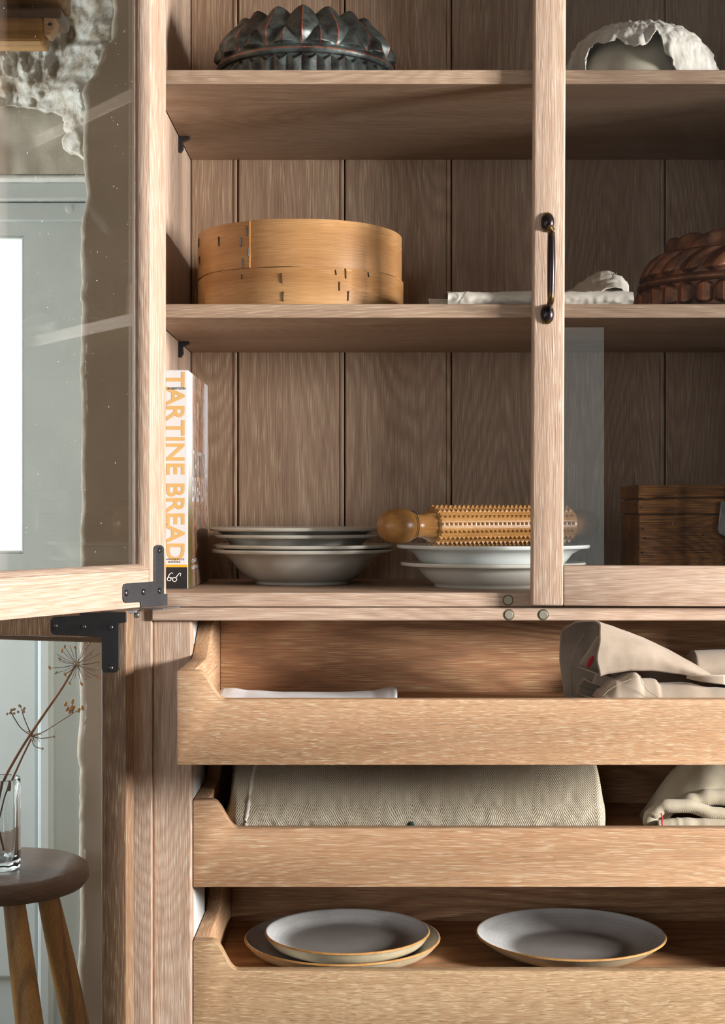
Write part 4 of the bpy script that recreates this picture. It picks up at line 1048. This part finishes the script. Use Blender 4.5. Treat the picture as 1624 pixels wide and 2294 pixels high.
def under(u, v):
    px = 1342 + u * 340; Yf = -.125
    zt = PZ(interps(ft, px), -.11); h = max(zt - F1, .002)
    if v < .5: a = v / .5 * math.pi / 2; y = Yf + .022 * (1 - math.sin(a)) * 0 + .03 * (1 - math.cos(a)); z = F1 + .0006 + (h - .0006) * math.sin(a)
    else: k = (v - .5) / .5; y = Yf + .03 + .05 * k; z = F1 + h - .004 * k
    d = .0016 * nz(px * .03, v * 6, 2)
    return (PX(px, Yf + .015), y + d, max(z + d * .5, F1 + .0006))
mk('cloth_fold', ggrid(under, 90, 26), APRON, ap, smooth=50, solid=.0018)
def hemline(pts, Y): return gtube([P(a, b, Y) for a, b in pts], .0005, 6)
mk('hem', hemline([(1350, 1560), (1362, 1547), (1388, 1531), (1428, 1515)], -.122), APRON, ap, smooth=60)
mk('hem', hemline([(1434, 1514), (1438, 1530), (1452, 1548), (1474, 1562)], -.126), APRON, ap, smooth=60)
mk('hem', gtube([(p := P(a, b, .03)) for a, b in ((1282, 1560), (1278, 1500), (1290, 1450), (1312, 1415), (1332, 1396))], .0006, 6), APRON, ap, smooth=60)
def backlay(u, v):
    px = 1530 + u * 200; Yc = .10
    a = v * math.pi; zt = PZ(1462 - 4 * math.sin(u * 3), Yc)
    return (PX(px, Yc), Yc - .045 * math.cos(a), F1 + .001 + (zt - F1) * math.sin(a) ** .55 * min(1, .2 + sm(u / .12)))
mk('cloth_fold', ggrid(backlay, 40, 24), APRON, ap, smooth=70, solid=.002)
def tab(u, v):
    px = 1538 + u * 86; py = 1513 - u * 1 + v * (6 + 22 * u * (1 - .3 * u)); return P(px, py, -.118 - .006 * math.sin(u * 3) + .01 * v)
mk('apron_tape', ggrid(tab, 16, 8), APRON, ap, smooth=60, solid=.0015)

# ------------------------------------------------------------------ blanket and knitted cloth in the drawer below it
arcs = []
def blanket(u, v):
    px = 500 + u * 865; Yf = .075
    ends = min(sm(u / .035), sm((1 - u) / .03)); e = ends ** .6
    sag = .008 * math.sin(u * math.pi) + .004 * nz(u * 5, 0, 0)
    H = (.116 - sag) * (.62 + .38 * e)
    if v < .38:
        k = v / .38; y = Yf - .010 * math.sin(k * math.pi) ; z = .001 + .052 * k * (.7 + .3 * e)
    elif v < .72:
        a = (v - .38) / .34 * math.pi / 2; y = Yf + .105 * (1 - math.cos(a)); z = .001 + (.052 * (.7 + .3 * e)) + (H - .054) * math.sin(a)
    else:
        k = (v - .72) / .28; y = Yf + .105 + .10 * k; z = H - .03 * k * k
    arcs.append(.137 * v if v < .38 else .052 + (v - .38) * .41)
    d = .0022 * nz(u * 22, v * 6, 0) + .0012 * nz(u * 60, v * 16, 3)
    inset = (1 - e) * .016
    return (PX(px, Yf) + (inset if u < .5 else -inset) * 0 + .006 * nz(v * 3, u * 2, 9) * (1 - ends), y + d + (1 - e) * .05, F2 + max(z + d * .5, .0006))
geo = ggrid(blanket, 260, 70); arcs = arcs[:]; arcs_body = list(arcs)
bl = empty('folded_blanket', (PX(930, .1), .15, F2), 'folded herringbone weave linen blanket filling the second drawer', 'blanket')
mk('blanket_body', geo, HERR, bl, smooth=70, attr={'arc': arcs_body}, solid=.003)
mk('seam', gtube([Vector(blanket(.058 + .04 * (k / 24) ** 2, k / 24 * .8)) + Vector((0, -.0018, .0006)) for k in range(1, 25)], .0026, 8, .6), LINENW, bl, smooth=60)
mk('thread_tuft', gball(P(921, 1846, .064), .005, .003, .004, 10, 6), GREENTHREAD, bl)

kc = empty('knitted_cloth', (PX(1560, .1), .1, F2), 'crumpled ecru knitted cloth edged in red beside the blanket', 'cloth')
def ktube(pts, rad, flat=.75):
    n = 40; P_ = []; R_ = []
    for k in range(n + 1):
        t = k / n * (len(pts) - 1); i = min(int(t), len(pts) - 2); f = t - i
        a, b = pts[i], pts[i + 1]
        ff = sm(f); P_.append(P(a[0] + (b[0] - a[0]) * f, a[1] + (b[1] - a[1]) * ff, a[2] + (b[2] - a[2]) * f)); R_.append((rad[i] + (rad[i + 1] - rad[i]) * f) * (1 + .08 * nz(k * .25, i, 2)))
    return gtube(P_, R_, 20, flat)
mk('cloth_fold', ktube([(1452, 1852, .09), (1462, 1822, .088), (1490, 1806, .085), (1540, 1806, .083), (1600, 1822, .083), (1700, 1840, .085)], [.010, .012, .013, .013, .012, .012]), KNIT, kc, smooth=60)
mk('cloth_fold', ktube([(1500, 1810, .11), (1545, 1794, .10), (1590, 1786, .10), (1640, 1786, .10), (1720, 1790, .10)], [.008, .014, .016, .016, .014]), KNIT, kc, smooth=60)
mk('cloth_fold', ktube([(1474, 1850, .078), (1520, 1848, .078), (1580, 1850, .078), (1700, 1852, .08)], [.010, .013, .013, .013], .8), KNIT, kc, smooth=60)
def kdome(u, v):
    a = u * math.pi; x = PX(1455 + u * 330, .16); h = .125 * math.sin(a) ** .7 * (1 + .08 * nz(u * 6, v * 6, 0))
    return (x, .10 + .14 * v, F2 + .001 + h * math.sin(math.pi * (.12 + .8 * v)) ** .6)
mk('cloth_body', ggrid(kdome, 60, 30), KNIT, kc, smooth=70, solid=.003)
mk('red_edge', gtube([P(a, b, .062) for a, b in ((1481, 1822), (1484, 1832), (1483, 1842), (1484, 1853))], .0011, 6), REDTHREAD, kc, smooth=60)

# ------------------------------------------------------------------ stoneware plates in the lowest drawer
def stone_prof(Rr, rf, h, flare=.5):
    o = [(.0005, .002), (rf - .004, .002), (rf - .002, 0), (rf, 0)]; tag_ = [2, 2, 2, 2]
    for k in range(1, 7):
        t = k / 6; o.append((rf + (Rr - .001 - rf) * t ** flare, .001 + (h - .004) * t)); tag_.append(2)
    o += [(Rr, h - .0025), (Rr - .0005, h - .0008), (Rr - .002, h), (Rr - .004, h - .0008), (Rr - .0055, h - .003)]; tag_ += [1, 1, 0, 0, 0]
    rw = rf - .002
    for k in range(5, -1, -1):
        t = k / 6; o.append((rw + (Rr - .006 - rw) * t ** (flare * 1.1), .0065 + (h - .0105) * t)); tag_.append(0)
    for k in range(5, 0, -1): o.append((rw * k / 6, .0058 + .0003 * math.sin(k * 2.2))); tag_.append(3)
    o.append((.0005, .006)); tag_.append(3)
    return o, tag_
def glaze(name, rw):
    t = NT(name); v = t.coords(False); x, y, z = t.sep(v)
    r = t.math('SQRT', t.math('ADD', t.math('MULTIPLY', x, x), t.math('MULTIPLY', y, y)))
    n = t.noise(v, 26.0, 4.0, 0.6); rr = t.math('ADD', r, t.math('MULTIPLY', t.math('SUBTRACT', n, 0.5), 0.012))
    rg = t.math('MULTIPLY_ADD', t.math('SINE', t.math('MULTIPLY', rr, 900.0)), 0.5, 0.5)
    c = t.mix(t.ramp(rr, rw * 0.80, rw * 1.04), lin((150, 144, 139)), lin((224, 224, 222)))
    c = t.mix(t.math('MULTIPLY', rg, 0.08), c, lin((120, 114, 108)))
    c = t.mix(t.math('MULTIPLY', t.ramp(n, 0.45, 0.75), 0.2), c, lin((128, 122, 116)))
    t.color(c); t.b.inputs['Roughness'].default_value = 0.36; t.bump(t.math('ADD', n, t.math('MULTIPLY', rg, 0.25)), 0.06, 0.002); return t.m
SM1, SM2, SM3 = ([g := glaze('matt_grey_glaze', w), CLAY, CLAYP, g] for w in (.118, .100, .096))
SG = 'stoneware plates in the lowest drawer'
p, m_ = stone_prof(.1455, .120, .0215); plate('stoneware_plate', 767, .195, F3 + .0003, p, None, 'large stoneware plate with toasted rim, underneath a smaller one', 'plate', SG, mats=SM1, midx=m_)
p, m_ = stone_prof(.1225, .102, .022); plate('stoneware_plate', 778, .190, F3 + .0100, p, None, 'smaller pale grey stoneware plate resting inside a larger one', 'plate', SG, mats=SM2, midx=m_)
p, m_ = stone_prof(.1405, .098, .028, .75); plate('stoneware_plate', 1278, .190, F3 + .0003, p, None, 'flared grey stoneware plate with brown rim, standing alone', 'plate', SG, mats=SM3, midx=m_)

# ------------------------------------------------------------------ stool with tumbler and dried stems, beyond the lower door
YT = .356; sc_ = Vector((PX(0, YT), YT, 0)); zs = PZ(1938, YT); RSs = 197 * (D0 + YT) / F
st = empty('stool', (sc_.x, YT, 0), 'small round dark wood stool with amber splayed legs', 'stool')
mk('seat', glathe([(.0005, -.036), (RSs - .02, -.036), (RSs - .008, -.033), (RSs - .001, -.024), (RSs, -.014), (RSs - .003, -.004), (RSs - .010, 0), (.0005, 0)], Vector((sc_.x, YT, zs)), 96), STOOLW, st, smooth=50)
for top, bot in (((30, 2024, YT - .085), (66, 2294, YT - .12)), ((103, 2008, YT - .02), (170, 2294, YT + .02)), ((-105, 2008, YT - .02), (-170, 2294, YT + .02)), ((-28, 2000, YT + .08), (-60, 2294, YT + .13))):
    a = P(*top); b = P(*bot); a.z = zs - .03
    d = (b - a); e = a + d * ((a.z - .0) / (a.z - b.z)); e.z = .0
    n = 14; mk('leg', gtube([a + (e - a) * k / n for k in range(n + 1)], [.0165 + .0045 * math.sin(math.pi * min(1, k / n * 1.1)) for k in range(n + 1)], 20), LEGW, st, smooth=60)
tcx = PX(-4, YT - .02); tc = Vector((tcx, YT - .02, zs + .0004)); rt = .0352; ht = (1938 - 1738) * (D0 + YT) / F
def tumb():
    V = []; Fc = []; n = 96
    prof = [(.0005, 0, 0), (rt - .004, 0, 0), (rt - .0005, .003, .4), (rt, .01, 1), (rt, ht * .8, 1), (rt, ht - .012, .3), (rt, ht - .002, 0), (rt - .001, ht, 0), (rt - .002, ht - .001, 0), (rt - .0026, ht - .02, 0), (rt - .004, .022, 0), (rt - .008, .014, 0), (.0005, .013, 0)]
    m = len(prof)
    for i in range(n):
        a = 2 * math.pi * i / n; fl = abs(math.cos(a * 5.5))
        for r, z, f in prof: V.append(tc + Vector(((r - .0014 * fl * f) * math.cos(a), (r - .0014 * fl * f) * math.sin(a), z)))
    for i in range(n):
        k = (i + 1) % n
        for j in range(m - 1): Fc.append([i * m + j, k * m + j, k * m + j + 1, i * m + j + 1])
    return V, Fc
tag(mk('tumbler', tumb(), TUMBLER, smooth=35), 'clear fluted glass tumbler holding dried stems on the stool', 'glass')
YV = YT - .02
def curve(pts, n=24):
    out = []
    for k in range(n + 1):
        t = k / n * (len(pts) - 1); i = min(int(t), len(pts) - 2); f = t - i
        p = [Vector(pts[max(0, min(len(pts) - 1, i + q))]) for q in (-1, 0, 1, 2)]
        out.append(.5 * ((2 * p[1]) + (-p[0] + p[2]) * f + (2 * p[0] - 5 * p[1] + 4 * p[2] - p[3]) * f * f + (-p[0] + 3 * p[1] - 3 * p[2] + p[3]) * f ** 3))
    return out
def stemw(pts): return [P(a, b, YV + c) for a, b, c in pts]
s1 = empty('dried_stem', tc + Vector((-.02, 0, .016)), 'tall dried umbel stem leaning right out of the tumbler', 'dried plant', 'dried stems in the tumbler')
pts = stemw([(-28, 1906, .012), (0, 1772, -.004), (40, 1690, -.008), (92, 1610, -.01), (140, 1540, -.01), (168, 1492, -.01)])
mk('stalk', gtube(curve(pts, 40), [.0018 + .0008 * (1 - k / 40) for k in range(41)], 10), TWIG, s1, smooth=60)
hub = P(172, 1487, YV - .01)
mk('umbel_hub', gball(hub, .0042, .0042, .0035), SEEDP, s1, smooth=60)
for k in range(32):
    a = -1.35 + k * 6.1 / 32 + rnd.uniform(-.1, .1); ln = rnd.uniform(38, 58) + (8 if k % 3 == 0 else 0)
    if math.sin(a) < -.6: ln *= .75
    Y = YV - .01 + rnd.uniform(-.02, .02)
    ex, ey = 172 + math.cos(a) * ln, 1487 - math.sin(a) * ln * .95
    mid = (172 + math.cos(a) * ln * .5 , 1487 - math.sin(a) * ln * .5 + 3, (Y + YV - .01) / 2)
    pp = [hub, P(*mid), P(ex, ey, Y)]
    mk('ray', gtube(curve(pp, 8), .00042, 5), TWIGD, s1)
    if k % 2 == 0:
        rot = Matrix.Rotation(rnd.uniform(-1, 1), 3, 'Y')
        mk('seed', gball(P(ex, ey, Y), .0018, .0010, .0034, 10, 6, rot), SEED if k % 4 == 0 else SEEDP, s1, smooth=60)
s2 = empty('dried_stem', tc + Vector((-.01, 0, .016)), 'shorter branching dried stem with pale and ochre seed heads', 'dried plant', 'dried stems in the tumbler')
pts = stemw([(10, 1908, -.006), (-8, 1850, 0), (0, 1822, .006), (22, 1760, .008), (48, 1700, .01), (70, 1655, .01)])
mk('stalk', gtube(curve(pts, 30), [.0015 + .0007 * (1 - k / 30) for k in range(31)], 10), TWIG, s2, smooth=60)
h2 = P(72, 1650, YV + .01)
br = [([(72, 1650), (62, 1628), (54, 1608), (48, 1588)], 'p'), ([(72, 1650), (48, 1632), (34, 1612), (25, 1596)], 'p'), ([(72, 1650), (100, 1638), (135, 1616), (163, 1598)], 'o'), ([(72, 1650), (92, 1654), (110, 1652), (121, 1650)], 'd'), ([(72, 1658), (78, 1672), (95, 1677)], 'd')]
for pts, kind in br:
    c3 = curve([P(a, b, YV + .01 - .01 * i) for i, (a, b) in enumerate(pts)], 12)
    mk('ray', gtube(c3, .0008, 6), TWIG if kind == 'o' else TWIGD, s2)
    e = pts[-1]
    if kind == 'o':
        for dx, dy in ((-16, -21), (0, -26), (-12, -9), (-6, -4), (2, -12), (14, -7), (22, -12), (-3, -12)):
            q = P(e[0] + dx, e[1] + dy, YV - .02 + rnd.uniform(-.004, .004))
            mk('ray', gtube([c3[-1], q], .0005, 5), TWIG, s2)
            mk('seed', gball(q, .0024, .0012, .0042, 10, 6, Matrix.Rotation(rnd.uniform(-.6, .6), 3, 'Y')), SEED, s2, smooth=60)
    elif kind == 'p':
        for q in range(7): mk('floret', gball(c3[-1] + Vector((rnd.uniform(-.006, .006), rnd.uniform(-.004, .004), rnd.uniform(-.005, .007))), .0022, .0016, .0022, 8, 5), SEEDP, s2, smooth=60)
    else: mk('floret', gball(c3[-1], .002, .0015, .002, 8, 5), SEEDP, s2, smooth=60)
for q in range(26):
    a = rnd.uniform(0, 6.283); r = rnd.uniform(.006, .016)
    pp = h2 + Vector((math.cos(a) * r, rnd.uniform(-.008, .008), math.sin(a) * r * .8))
    mk('floret', gtube(curve([h2, (h2 + pp) / 2 + Vector((0, 0, .002)), pp], 5), .0005, 4), SEEDP, s2)
